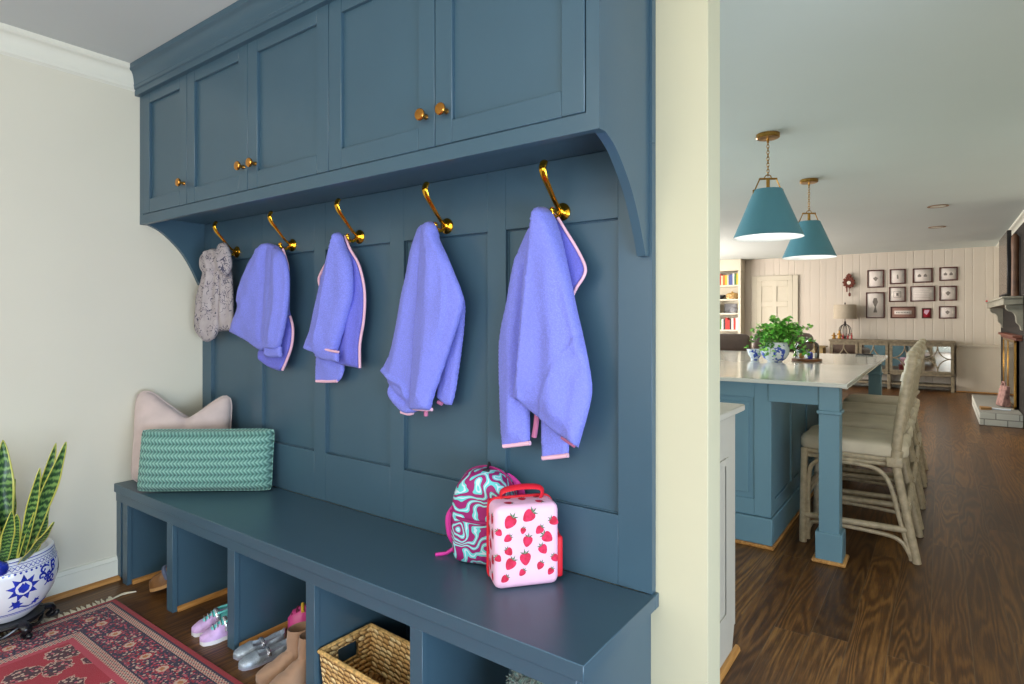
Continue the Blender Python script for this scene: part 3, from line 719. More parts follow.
for (u, v, s) in ((-.046, .208, .0165), (.004, .222, .0165), (-.012, .178, .008), (.032, .176, .011), (-.052, .158, .010), (.000, .145, .0135), (.052, .152, .0145), (-.050, .118, .0105), (.041, .116, .0125), (-.045, .080, .0145), (-.006, .092, .0155), (.034, .066, .010), (-.014, .050, .009), (-.060, .036, .010), (.062, .045, .009), (.070, .200, .012), (-.076, .178, .009), (-.078, .10, .009), (.073, .085, .010)):
    berry(mb, u * 1.16, v * 0.97, s * 1.25, rb_.uniform(-1.1, 1.1), fnF)
for (u, v, s) in ((-.030, .205, .011), (.020, .215, .013), (-.02, .165, .012), (.026, .170, .0115), (.0, .128, .013), (-.028, .1, .011), (.028, .088, .012), (-.008, .060, .012), (.026, .035, .010), (-.03, .03, .010)):
    berry(mb, u, v * 0.94, s * 1.25, rb_.uniform(-1.1, 1.1), fnL)
for (u, v, s) in ((-.05, -.02, .013), (.0, .01, .014), (.045, -.025, .013), (.05, .025, .011), (-.04, .028, .011)): berry(mb, u, v, s, rb_.uniform(-3, 3), fnT)
mb.build('bag_body', None, lb, angle=50, weld=False, fixn=False)
mb = MB()   # red zip band round the rear edge
P = []
hw, hh, r = LW / 2 + 0.002, LH, 0.03
for cx_, cz_, a0 in ((hw - r, hh - r + 0.002, 0), (-hw + r, hh - r + 0.002, 90), (-hw + r, r + 0.001, 180), (hw - r, r + 0.001, 270)):
    for k in range(6): a = math.radians(a0 + k * 18); P.append((cx_ + r * math.cos(a), LD / 2 - 0.024, cz_ + r * math.sin(a)))
mb.tube(P, 0.005, 8, closed=True, flat=(1, 1)); mb.build('zip_band', 'red', lb)
mb = MB(); rbox(mb, LW + 0.001, 0.022, LH - 0.004, 0.008, 2, Matrix.Translation((0, LD / 2 - 0.008, 0.001))); mb.build('back_panel', 'red', lb)
mb = MB(); mb.tube(smooth_path([(-0.058, 0.038, LH - 0.008), (-0.058, 0.032, LH + 0.020), (-0.015, 0.02, LH + 0.034), (0.045, 0.015, LH + 0.034), (0.066, 0.012, LH + 0.022), (0.060, 0.012, LH - 0.008)], 6), 0.013, 8, flat=(1.0, 0.28)); mb.build('handle', 'red', lb)
mb = MB(); mb.box(LW / 2 - 0.004, LW / 2 + 0.022, -0.030, 0.05, 0.008, 0.135, 0.010, seg=3); mb.tube([(LW / 2 + 0.012, 0.01, 0.13), (LW / 2 + 0.003, 0.01, 0.17)], 0.008, 8); mb.build('bottle_pocket', 'red', lb)
def mk_swirl():
    g = G('magenta_and_aqua_swirl_print'); o = g.obj()
    wv = g.vadd(g.mapv(o, (1, 1, 1)), g.mapv(g.noise(o, 11, 1, 0.3, 0.8, out=1), (0.24, 0.24, 0.24)))
    f = g.wave(g.mapv(wv, (1, 1, 1), rot=(0, 0.6, 0)), 9.5, 3.0, 0.0, 1.6, 'Z')
    return g.set(g.ramp(f, [(0, srgb(150, 16, 104)), (0.50, srgb(150, 16, 104)), (0.53, srgb(100, 204, 206)), (0.95, srgb(100, 204, 206)), (0.98, srgb(200, 220, 232))], 'LINEAR'), 0.65)
M['swirl'] = mk_swirl(); M['magenta'] = plain('magenta_webbing', (150, 20, 100), 0.7); M['hotpink'] = plain('hot_pink_webbing', (214, 48, 158), 0.6); M['blackplastic'] = plain('black_plastic', (26, 26, 30), 0.4)
bp = thing('backpack', 'small backpack with a magenta, aqua and white swirl print behind the lunch bag', 'backpack', (-1.218, 1.534, 0.469), math.radians(18)); bp.scale = (1.06, 0.86, 1)
def bp_ring(yy, k):
    ou = [(-0.098, 0.015), (-0.107, 0.07), (-0.108, 0.16), (-0.098, 0.235), (-0.065, 0.287), (-0.02, 0.306), (0.02, 0.306), (0.065, 0.287), (0.098, 0.235), (0.108, 0.16), (0.107, 0.07), (0.098, 0.015), (0.07, 0.0), (0, -0.0), (-0.07, 0.0)]
    s_ = smooth_path([(x * k * 0.93, 0, 0.15 + (z - 0.15) * k) for x, z in ou], 3, True)
    return [Vector((p.x, yy, p.z)) for p in s_]
mb = MB(); mb.loft([bp_ring(0.062, 0.90), bp_ring(0.058, 0.97), bp_ring(0.04, 1.0), bp_ring(-0.01, 1.0), bp_ring(-0.04, 0.97), bp_ring(-0.062, 0.90), bp_ring(-0.074, 0.76), bp_ring(-0.078, 0.5), bp_ring(-0.079, 0.2)]); mb.build('main_body', 'swirl', bp, angle=60)
mb = MB(); mb.tube(bp_ring(0.02, 1.015)[0:33], 0.0035, 6, closed=False); mb.tube(smooth_path([(-0.095, -0.05, 0.17), (-0.05, -0.078, 0.155), (0.05, -0.08, 0.15), (0.095, -0.05, 0.145)], 5), 0.006, 8); mb.build('zip', 'magenta', bp)
mb = MB()
for sx in (-1, 1):
    mb.tube(smooth_path([(sx * 0.05, 0.058, 0.27), (sx * 0.068, 0.068, 0.262), (sx * 0.100, 0.070, 0.22), (sx * 0.098, 0.068, 0.12), (sx * 0.09, 0.06, 0.05)], 5), 0.014, 8, flat=(0.35, 1))
mb.build('shoulder_straps', 'hotpink', bp)
mb = MB(); mb.tube(smooth_path([(-0.112, 0.03, 0.16), (-0.125, 0.01, 0.13), (-0.118, 0.0, 0.08), (-0.108, 0.01, 0.05)], 5), 0.011, 8); mb.tube([(-0.10, 0.03, 0.03), (-0.135, 0.01, 0.006), (-0.165, -0.01, 0.004)], 0.006, 6); mb.build('side_webbing', 'hotpink', bp)
mb = MB(); mb.box(-0.125, -0.11, 0.02, 0.036, 0.07, 0.10, 0.003); mb.build('buckle', 'blackplastic', bp)
mb = MB(); mb.box(0.0, 0.022, -0.03, -0.012, 0.298, 0.310, 0.003); mb.tube([(0.012, 0.03, 0.303), (0.012, 0.01, 0.325), (0.012, -0.015, 0.305)], 0.004, 6); mb.build('grab_loop', 'blackplastic', bp)
# ================================================================== RUG
def mk_rug():
    g = G('red_persian_rug_pile'); o = g.obj(); x, y, z = g.xyz(o)
    HXr, HYr = 1.35, 0.61
    dx = g.ma('SUBTRACT', HXr, g.ma('ABSOLUTE', x)); dy = g.ma('SUBTRACT', HYr, g.ma('ABSOLUTE', y)); d = g.ma('MINIMUM', dx, dy)
    RED, NAVY, CREAM, ROSE, DK = srgb(176, 22, 52), srgb(40, 30, 66), srgb(212, 184, 166), srgb(204, 92, 112), srgb(74, 20, 44)
    fine = g.voro(g.vadd(o, g.mapv(g.noise(o, 40, 1, out=1), (.01, .01, .01))), 105, 'Distance'); cc = g.voro(g.vadd(o, g.mapv(g.noise(o, 40, 1, out=1), (.01, .01, .01))), 105, 'Color'); cr, cg, cb = g.xyz(cc)
    mot = g.ramp(cr, [(0, NAVY), (0.22, RED), (0.42, CREAM), (0.6, ROSE), (0.8, srgb(140, 60, 80))], 'CONSTANT')
    main = g.mix(g.ma('GREATER_THAN', fine, 0.52), mot, NAVY)
    # flower medallions along the main border
    s = g.ma('ADD', g.ma('MULTIPLY', g.ma('LESS_THAN', dx, dy), y), g.ma('MULTIPLY', g.ma('GREATER_THAN', dx, dy), x))
    fm = g.ma('SUBTRACT', g.ma('FRACT', g.ma('DIVIDE', s, 0.135)), 0.5)
    rr = g.ma('SQRT', g.ma('ADD', g.ma('POWER', g.ma('MULTIPLY', fm, 0.135), 2), g.ma('POWER', g.ma('SUBTRACT', d, 0.125), 2)))
    rr = g.ma('ADD', rr, g.ma('MULTIPLY', g.noise(o, 120, 1), 0.022))
    fl = g.ramp(g.ma('DIVIDE', g.ma('SUBTRACT', rr, 0.008), 0.05), [(0, srgb(190, 120, 70)), (0.25, CREAM), (0.45, RED), (0.62, CREAM), (0.72, NAVY)], 'CONSTANT')
    main = g.mix(g.ma('LESS_THAN', rr, 0.037), main, fl)
    # narrow guard stripes
    gz = g.ma('SINE', g.ma('MULTIPLY', s, 420)); gd = g.ma('SINE', g.ma('MULTIPLY', d, 480))
    guard = g.mix(g.ma('GREATER_THAN', g.ma('MULTIPLY', gz, gd), 0.1), CREAM, g.mix(g.ma('GREATER_THAN', gz, 0.0), RED, NAVY))
    # field: red, with clusters of cream and navy palmettes
    fv = g.voro(g.vadd(o, g.mapv(g.noise(o, 12, 1, out=1), (.05, .05, .05))), 7.5, 'Distance')
    fmask = g.ma('LESS_THAN', g.ma('ADD', fv, g.ma('MULTIPLY', g.noise(o, 60, 2), 0.3)), 0.50)
    fin = g.voro(o, 75, 'Distance'); fc = g.voro(o, 75, 'Color'); a1, a2, a3 = g.xyz(fc)
    pal = g.mix(g.ma('GREATER_THAN', fin, 0.42), g.ramp(a1, [(0, CREAM), (0.35, ROSE), (0.6, NAVY), (0.8, CREAM)], 'CONSTANT'), DK)
    ringm = g.ma('LESS_THAN', g.ma('ABSOLUTE', g.ma('SUBTRACT', g.ma('ADD', fv, g.ma('MULTIPLY', g.noise(o, 60, 2), 0.3)), 0.52)), 0.014)
    field = g.mix(fmask, RED, pal); field = g.mix(ringm, field, CREAM)
    # the field's own red corner band
    col = field
    def band_(col, lo, hi, c): return g.mix(g.ma('MULTIPLY', g.ma('GREATER_THAN', d, lo), g.ma('LESS_THAN', d, hi)), col, c)
    col = band_(col, 0.235, 0.258, srgb(196, 66, 88))
    col = band_(col, 0.200, 0.235, guard); col = band_(col, 0.194, 0.200, NAVY)
    col = band_(col, 0.060, 0.194, main); col = band_(col, 0.054, 0.060, NAVY)
    col = band_(col, 0.028, 0.054, guard); col = band_(col, 0.020, 0.028, NAVY); col = band_(col, -1, 0.020, srgb(160, 22, 42))
    wear = g.ramp(g.noise(o, 3, 3), [(0.3, srgb(235, 225, 225)), (0.7, srgb(255, 255, 255))])
    col = g.mix(1, col, wear, 'MULTIPLY')
    g.bump(g.noise(o, 900, 2), 0.35, 0.002)
    return g.set(col, 0.95, Sheen_Weight=0.15)
M['rug'] = mk_rug(); M['fringe'] = plain('cream_wool_fringe', (222, 214, 192), 0.9)
ru = thing('area_rug', 'red Persian rug with navy and cream borders and a cream fringe on the dark floor', 'rug', (-1.665, 0.509, 0.0))
mb = MB(); mb.box(-1.35, 1.35, -0.61, 0.61, 0.001, 0.008, 0.002); mb.build('pile', 'rug', ru)
rf = random.Random(3); mb = MB()
for i in range(150):
    y = -0.6 + 1.2 * i / 149; 
    for e in range(1):
        L = rf.uniform(0.035, 0.06); dy = rf.uniform(-0.012, 0.022)
        mb.tube([(-1.349, y, 0.004), (-1.349 - L * 0.5, y + dy * 0.6, 0.0045), (-1.349 - L, y + dy, 0.003)], [0.0042, 0.0048, 0.0024], 5)
for k in range(6): mb.tube(smooth_path([(-1.349, 0.59 - k * .004, 0.006), (-1.37, 0.615 + k * .004, 0.006), (-1.385 + k * .003, 0.66, 0.005), (-1.36, 0.70, 0.004)], 4), 0.0024, 5)
f_ = mb.build('fringe', 'fringe', ru); f_['kind'] = 'stuff'

# ================================================================== PLANTER, STAND, SNAKE PLANT
PX, PY = -3.062, 0.74
M['blackwood'] = plain('black_lacquered_wood', (20, 19, 24), 0.25)
M['china'] = plain('white_glazed_china', (226, 230, 238), 0.12, var=0.01)
M['cobalt'] = plain('cobalt_blue_glaze', (38, 58, 176), 0.15, var=0.2, sc=40)
M['soil'] = plain('dark_potting_soil', (66, 46, 34), 0.95, bump=0.8, bsc=90, bd=0.01, var=0.2, sc=60)
st = thing('plant_stand', 'low black carved wooden stand under the blue and white planter', 'stand', (PX, PY, 0.011))
mb = MB(); mb.lathe([(0.085, 0.046), (0.128, 0.046), (0.132, 0.052), (0.128, 0.060), (0.085, 0.060)], seg=40, caps=False)
mb.lathe([(0.0, 0.048), (0.09, 0.048), (0.09, 0.058), (0.0, 0.058)], seg=40, caps=False); mb.build('ring', 'blackwood', st)
for k in range(5):
    a = math.radians(12 + k * 72); ca, sa = math.cos(a), math.sin(a); mb = MB()
    P = smooth_path([(0.115 * ca, 0.115 * sa, 0.050), (0.150 * ca, 0.150 * sa, 0.048), (0.158 * ca, 0.158 * sa, 0.030), (0.140 * ca, 0.140 * sa, 0.014), (0.155 * ca, 0.155 * sa, 0.008), (0.170 * ca, 0.170 * sa, 0.012)], 5)
    n = len(P); mb.tube(P, [0.017 - 0.008 * i / n for i in range(n)], 10, flat=(1.3, 0.75)); mb.ball((0.170 * ca, 0.170 * sa, 0.014), 0.012, 10)
    mb.build('foot', 'blackwood', st)
mb = MB()
for k in range(5):
    a0 = math.radians(12 + k * 72); P = [(0.118 * math.cos(a0 + t * 1.2566 / 10), 0.118 * math.sin(a0 + t * 1.2566 / 10), 0.030 + 0.012 * math.cos(t / 10 * 2 * PI)) for t in range(11)]
    mb.tube(P, 0.007, 8)
mb.build('carved_apron', 'blackwood', st)
pl = thing('planter', 'large round white planter painted with cobalt blue flowers and scrolls', 'planter', (PX, PY, 0.072)); pl.scale = (0.94, 0.94, 0.88)
prof = [(0.0, 0.0), (0.085, 0.0), (0.095, 0.004), (0.125, 0.035), (0.158, 0.085), (0.178, 0.140), (0.184, 0.190), (0.181, 0.235), (0.172, 0.272), (0.168, 0.288), (0.170, 0.297), (0.164, 0.302), (0.150, 0.300), (0.146, 0.288), (0.150, 0.262), (0.10, 0.250), (0.0, 0.250)]
pf = [(p.x, p.y) for p in smooth_path([(a, b, 0) for a, b in prof[2:9]], 6)]
prof2 = prof[:2] + pf + prof[9:]
def pr(z):
    for (r0, z0), (r1, z1) in zip(pf + prof[9:11], pf[1:] + prof[9:11]):
        if z0 <= z <= z1 and z1 > z0: return r0 + (r1 - r0) * (z - z0) / (z1 - z0)
    return 0.18
mb = MB(); mb.use('china'); mb.lathe(prof2, seg=72, caps=False)
def potfn(R0=0.185):
    return lambda s, z: Vector(((pr(z) + 0.0009) * math.cos(s / R0), (pr(z) + 0.0009) * math.sin(s / R0), z))
pfn = potfn(); mb.use('cobalt')
def rotp(pts, cx, cz, s, a, mir=1): c_, s_ = math.cos(a), math.sin(a); return [(cx + (mir * x * c_ - y * s_) * s, cz + (mir * x * s_ + y * c_) * s) for x, y in pts]
def disc(cx, cz, r, n=12): return [(cx + r * math.cos(2 * PI * k / n), cz + r * math.sin(2 * PI * k / n)) for k in range(n)]
def stroke(mb, pts, w0, w1, fn):
    P = smooth_path([(a, b, 0) for a, b in pts], 5); n = len(P); L = []; R = []
    for i, p in enumerate(P):
        d = (P[min(i + 1, n - 1)] - P[max(i - 1, 0)]).normalized(); q = Vector((-d.y, d.x, 0)); w_ = (w0 + (w1 - w0) * i / (n - 1)) * math.sin(PI * (0.12 + 0.88 * i / (n - 1))) ** 0.4 if i < n - 1 else 0.0005
        L.append(p + q * w_); R.append(p - q * w_)
    vl = [mb.bm.verts.new(fn(p.x, p.y)) for p in L]; vr = [mb.bm.verts.new(fn(p.x, p.y)) for p in R]
    for i in range(n - 1): mb.face([vl[i], vl[i + 1], vr[i + 1], vr[i]])
petal = [(0, 0.1), (0.28, 0.5), (0.12, 0.85), (0, 1.15), (-0.12, 0.85), (-0.28, 0.5)]
heart = [(0, -0.55), (0.4, -0.3), (0.5, 0.1), (0.28, 0.35), (0.1, 0.62), (0, 0.42), (-0.1, 0.62), (-0.28, 0.35), (-0.5, 0.1), (-0.4, -0.3)]
def lotus(cx, cz, s):
    mb.use('cobalt')
    for k in range(9): decal(mb, rotp(petal, cx, cz, s, k * 2 * PI / 9), pfn, 0.008)
    mb.use('china'); f2 = lambda a, b: pfn(a, b) + Vector((math.cos(a / .185), math.sin(a / .185), 0)) * 0.0006
    decal(mb, disc(cx, cz, s * 0.56), f2, 0.008); mb.use('cobalt')
    f3 = lambda a, b: pfn(a, b) + Vector((math.cos(a / .185), math.sin(a / .185), 0)) * 0.0012
    decal(mb, rotp(heart, cx, cz, s * 0.78, 0), f3, 0.008)
def scroll(cx, cz, s, mir):
    for base, ang in ((0, 0.3), (1, 1.3), (2, -0.7), (3, 2.2)):
        p = [(0, 0), (0.35, 0.15), (0.6, 0.5), (0.45, 0.85), (0.15, 0.8), (0.2, 0.55)]
        q = rotp(p, cx + mir * (0.02 + 0.008 * base), cz + 0.03 * base * s / 0.05 - 0.02, s, ang, mir); stroke(mb, q, 0.004, 0.0055, pfn)
        dd = q[-1]; decal(mb, disc(dd[0], dd[1], 0.005, 8), pfn, 0.006)
cam_a = math.atan2(-PY, -PX)          # side of the pot facing the doorway
R0 = 0.185
for k in range(5):
    c0 = (cam_a + k * 2 * PI / 5 + 0.34) * R0
    lotus(c0, 0.170, 0.053)
    scroll(c0 + 0.066, 0.165, 0.044, 1); scroll(c0 - 0.066, 0.165, 0.044, -1)
    leaf = [(0, 0), (0.3, 0.35), (0.75, 0.3), (0.5, 0.65), (0.7, 1.1), (0.25, 0.85), (0, 1.35), (-0.25, 0.85), (-0.7, 1.1), (-0.5, 0.65), (-0.75, 0.3), (-0.3, 0.35)]
    decal(mb, rotp(leaf, c0 - 0.012, 0.118, 0.034, PI * 0.86), pfn, 0.008); decal(mb, rotp(leaf, c0 + 0.055, 0.10, 0.026, PI * 1.15), pfn, 0.008)
    stroke(mb, [(c0 - 0.05, 0.075), (c0 - 0.01, 0.085), (c0 + 0.035, 0.072), (c0 + 0.075, 0.088)], 0.003, 0.004, pfn)
for k in range(60):   # lattice under the rim
    c0 = k / 60 * 2 * PI * R0; w_ = 2 * PI * R0 / 60
    stroke(mb, [(c0, 0.252), (c0 + w_ * 0.5, 0.262), (c0 + w_, 0.272)], 0.0012, 0.0012, pfn); stroke(mb, [(c0 + w_, 0.252), (c0 + w_ * 0.5, 0.262), (c0, 0.272)], 0.0012, 0.0012, pfn)
    decal(mb, disc(c0 + w_ / 2, 0.239, 0.0052, 6), pfn, 0.01)
for zz, rr_ in ((0.2465, 0.0012), (0.2765, 0.0014), (0.055, 0.002), (0.047, 0.001), (0.290, 0.002)):
    n = 72; mb.tube([((pr(zz) + 0.0002) * math.cos(2 * PI * k / n), (pr(zz) + 0.0002) * math.sin(2 * PI * k / n), zz) for k in range(n)], rr_, 5, closed=True)
mb.build('pot', None, pl, angle=50, weld=False, fixn=False)
mb = MB(); mb.lathe([(0.0, 0.255), (0.06, 0.262), (0.11, 0.258), (0.147, 0.254)], seg=32, caps=False); mb.build('soil', 'soil', pl)
def mk_snake():
    g = G('snake_plant_leaf'); u = g.uv(); a, b, c = g.xyz(u); o = g.obj()
    e = g.ma('ABSOLUTE', g.ma('SUBTRACT', a, 0.5))
    bn = g.wave(g.comb(g.ma('MULTIPLY', a, 0.5), b, 0), 5.5, 5, 3, 2.5, 'Y')
    gr = g.ramp(bn, [(0.2, srgb(38, 74, 44)), (0.55, srgb(66, 112, 56)), (0.9, srgb(120, 158, 84))])
    return g.set(g.mix(g.ma('GREATER_THAN', e, 0.42), gr, srgb(196, 196, 90)), 0.35)
M['snake'] = mk_snake()
sn = thing('snake_plant', 'snake plant with upright yellow-edged green leaves growing in the planter', 'plant', (PX, PY, 0.296))
def sleaf(base, tip, wid, bend=(0, 0), face=None, curl=0.25):
    b = Vector((base[0], base[1], 0)); t = Vector(tip); mid = (b + t) / 2 + Vector((bend[0], bend[1], 0))
    P = smooth_path([b, (b * 3 + t) / 4 + Vector((bend[0], bend[1], 0)) * 0.7, mid, (b + t * 3) / 4 + Vector((bend[0], bend[1], 0)) * 0.7, t], 5)
    n = len(P) - 1; fa = face if face is not None else cam_a
    side = Vector((-math.sin(fa), math.cos(fa), 0)); nrm = Vector((math.cos(fa), math.sin(fa), 0))
    mb = MB()
    def fn(u, v):
        i = v * n; k = min(int(i), n - 1); p = P[k].lerp(P[k + 1], i - k)
        w_ = wid * 1.2 * (0.55 + 0.45 * math.sin(min(1, v * 1.7) * PI / 2)) * (1 - max(0, (v - 0.55) / 0.45) ** 2.2)
        q = (u - 0.5) * 2
        return p + side * (q * w_ / 2) + nrm * (curl * w_ * q * q + 0.003 * math.sin(v * 17 + u * 3))
    mb.sheet(fn, 8, 28, uvs=True)
    o = mb.build('leaf', 'snake', sn, angle=70, fixn=False)
    so = o.modifiers.new('thickness', 'SOLIDIFY'); so.thickness = 0.0028; so.offset = 0
    return o
def P3(u, v, r):   # a point seen at pixel (u, v), at distance r along the view, in plant coordinates
    d = Vector(ray(u, v)); return Vector((0, 0, CAMZ)) + d * r - Vector((PX, PY, 0.296))
D0 = 2.33
for bu, tu, tv, w_, off, f_ in ((3, 3, 440, 0.056, 0.02, 0.25), (6, 15, 479, 0.026, 0.06, 0.9), (0, 12, 511, 0.034, -0.08, 0.2), (13, 17, 514, 0.034, -0.04, -0.3), (20, 66, 442, 0.046, 0.0, 0.35), (26, 56, 443, 0.034, 0.09, -0.1),
                         (33, 40, 468, 0.030, -0.06, 0.1), (36, 49, 508, 0.028, 0.05, 0.8), (30, 54, 522, 0.032, -0.09, 0.6), (-10, -10, 462, 0.05, -0.02, -0.2), (-16, -26, 488, 0.045, 0.04, -0.4), (-4, -12, 500, 0.036, -0.09, 0.3)):
    b = P3(bu, 568, D0 + off * 0.8); b.z = -0.01; r_ = math.hypot(b.x, b.y)
    if r_ > 0.12: b.x *= 0.12 / r_; b.y *= 0.12 / r_
    sleaf((b.x, b.y), P3(tu, tv, D0 + off * 1.3), w_, (0.03 * f_, -0.012 * f_), cam_a + f_)
orn = MB(); orn.lathe([(0.0, 0), (0.014, 0.002), (0.030, 0.012), (0.036, 0.030), (0.030, 0.048), (0.013, 0.058), (0.007, 0.064), (0.006, 0.072), (0.0, 0.073)], seg=24)
q = P3(-3, 560, 2.23); o = orn.build('garden_ornament', 'cobalt'); o.location = (q.x + PX, q.y + PY, 0.296); tag(o, 'small round cobalt blue ornament resting on the soil at the planter rim', 'ornament')

# ================================================================== SHOES
M['lilac'] = plain('lilac_sneaker_mesh', (206, 172, 222), 0.6, var=0.12, sc=25, bump=0.3, bsc=500); M['aqua'] = plain('aqua_knit', (104, 204, 206), 0.7, bump=0.3, bsc=400); M['whiterub'] = plain('white_rubber', (222, 220, 226), 0.5)
M['silverstrap'] = plain('silver_strap', (205, 205, 215), 0.25, 0.8); M['silver'] = plain('silver_glitter_leather', (172, 184, 198), 0.42, 0.55, var=0.08, sc=200, bump=0.4, bsc=700); M['greyin'] = plain('grey_lining', (150, 152, 170), 0.8)
M['suede'] = plain('tan_suede', (150, 118, 94), 0.95, var=0.08, sc=12, bump=0.3, bsc=300, Sheen_Weight=0.3); M['suedesole'] = plain('brown_rubber_sole', (140, 106, 78), 0.7)
M['brownlea'] = plain('brown_leather', (118, 80, 42), 0.5, var=0.1, sc=30); M['tansole'] = plain('tan_sole_edge', (176, 132, 82), 0.7); M['denim'] = plain('slate_grey_felt', (92, 102, 128), 0.9, bump=.3, bsc=300)
M['hotshoe'] = plain('bright_pink_leather', (206, 72, 142), 0.4); M['plum'] = plain('dark_plum_print', (112, 26, 62), 0.5); M['yellow'] = plain('yellow_trim', (232, 190, 60), 0.5)
def plan(L, W):   # half width along the shoe, toe at s=0 -> heel at s=1
    K = [(0, .0), (.03, .52), (.09, .80), (.2, .97), (.32, 1.0), (.5, .82), (.65, .72), (.8, .78), (.92, .70), (.975, .45), (1, .0)]
    def f(s):
        for (a, p), (b, q) in zip(K, K[1:]):
            if a <= s <= b: t = (s - a) / (b - a); t = t * t * (3 - 2 * t) if a > .03 else t ** .6; return W / 2 * (p + (q - p) * t)
        return 0
    return f
def sole_mb(L, W, t, z=0.0, grow=0.003):
    f = plan(L, W); n = 26; mb = MB(); pts = [(f(i / n) + grow * (0 < i < n), (i / n) * L) for i in range(n + 1)]
    poly = pts + [(-x, y) for x, y in pts[::-1][1:-1]]
    mb.prism(poly, z, z + t, 'z'); return mb
def upper_mb(L, W, hs, z0, open0=2, s0=0.004, grow=1.0):
    """hs: height stations (s, h); from s > open0 the top is open with a collar at that height"""
    f = plan(L, W); n = 30; rings = []
    def H(s):
        for (a, p), (b, q) in zip(hs, hs[1:]):
            if a <= s <= b: t = (s - a) / (b - a); return p + (q - p) * t * t * (3 - 2 * t)
        return hs[-1][1]
    for i in range(n + 1):
        s = s0 + (0.996 - s0) * i / n; w_ = max(f(s), 0.001) * grow; h = H(s); r = []
        for k in range(25):
            a = PI * k / 24; x = math.cos(a); zz = math.sin(a)
            r.append(Vector((w_ * (abs(x) ** 0.8) * (1 if x > 0 else -1), s * L, z0 + h * zz ** 0.75)))
        if open0 < s < 0.955:
            for k in range(6, 19):
                q = (k - 6) / 12; xs_ = 1 - 2 * q; e = r[6 if q <= .5 else 18]
                xw = abs(r[6].x) * 0.86 * xs_
                zt = r[6].z
                if 7 <= k <= 17: r[k] = Vector((xw, s * L, z0 + 0.008))
                else: r[k] = Vector((e.x, s * L, zt))
        rings.append(r)
    mb = MB(); mb.loft(rings); return mb
def place(t, x, y, z, rz, rx=0): t.location = (x, y, z); t.rotation_euler = (rx, 0, rz)
def sneaker(label):
    t = thing('sneaker', label, 'shoe', group='lilac and aqua sneakers in the second cubby'); t.scale = (1.02, 1.02, 1.02)
    m = sole_mb(0.165, 0.070, 0.014); m.build('sole', 'whiterub', t)
    upper_mb(0.163, 0.069, [(0, .018), (.25, .034), (.45, .050), (.6, .062), (.85, .060), (1, .068)], 0.0125, 0.50).build('upper', 'lilac', t)
    upper_mb(0.1645, 0.069, [(0, .018), (.25, .034), (.45, .052), (.6, .066), (.85, .064), (1, .071)], 0.0125, 0.50, 0.60, 1.03).build('heel_panel', 'aqua', t)
    mb = MB(); mb.tube(smooth_path([(0.017, 0.082, 0.060), (0.022, 0.10, 0.067), (0.022, 0.13, 0.069), (0.014, 0.150, 0.073), (0, 0.157, 0.076), (-0.014, 0.150, 0.073), (-0.022, 0.13, 0.069), (-0.022, 0.10, 0.067), (-0.017, 0.082, 0.060)], 4), 0.0055, 8); mb.tube([(0, 0.152, 0.075), (0, 0.166, 0.094)], 0.0045, 6); mb.build('collar', 'aqua', t)
    mb = MB(); mb.sheet(lambda u, v: Vector(((u - .5) * .040, .040 + v * .052, .049 + v * .026 - abs(u - .5) ** 2 * .045)), 8, 6)
    mb.build('tongue', 'aqua', t)
    for q in range(3):
        y = .048 + q * .013; mb = MB(); mb.tube(smooth_path([(0.020, y, 0.047 + q * .005), (0, y - .002, 0.060 + q * .006), (-0.020, y, 0.047 + q * .005)], 4), 0.0026, 6); mb.build('lace', 'silverstrap', t)
    mb = MB(); mb.tube(smooth_path([(0.030, 0.092, 0.034), (0.023, 0.090, 0.064), (0, 0.088, 0.077), (-0.023, 0.090, 0.064), (-0.030, 0.092, 0.034)], 5), 0.008, 8, flat=(1, .3)); mb.build('strap', 'silverstrap', t)
    return t
a = sneaker('lilac and aqua sneaker standing nearer the left, farther from the divider'); place(a, -2.435, 1.175, 0, math.radians(-16))
a2 = dup(a, (-2.340, 1.160, 0), math.radians(-14), 'lilac and aqua sneaker against the divider, partly hidden by it')
def maryjane(label):
    t = thing('ballet_shoe', label, 'shoe', group='silver strap shoes in the third cubby'); t.scale = (1.12, 1.12, 1.12)
    sole_mb(0.175, 0.062, 0.007, grow=0.001).build('sole', 'greyin', t)
    upper_mb(0.173, 0.061, [(0, .014), (.2, .024), (.36, .030), (.42, .026), (.6, .024), (.85, .034), (1, .040)], 0.006, 0.36).build('upper', 'silver', t)
    mb = sole_mb(0.135, 0.048, 0.002, z=0.015); bmesh.ops.translate(mb.bm, vec=(0, 0.034, 0), verts=mb.bm.verts); mb.build('insole', 'greyin', t)
    mb = MB(); mb.tube(smooth_path([(0.024, 0.092, 0.018), (0.019, 0.092, 0.030), (0, 0.092, 0.036), (-0.019, 0.092, 0.030), (-0.024, 0.092, 0.018)], 5), 0.006, 8, flat=(1, .3)); mb.ball((0.021, 0.092, 0.028), 0.006, 8); mb.build('strap', 'silverstrap', t)
    return t
a = maryjane('silver strap shoe beside the divider, left of its pair'); place(a, -2.140, 1.185, 0, math.radians(-14))
dup(a, (-2.060, 1.160, 0), math.radians(-12), 'silver strap shoe beside the tan boot, right of its pair')
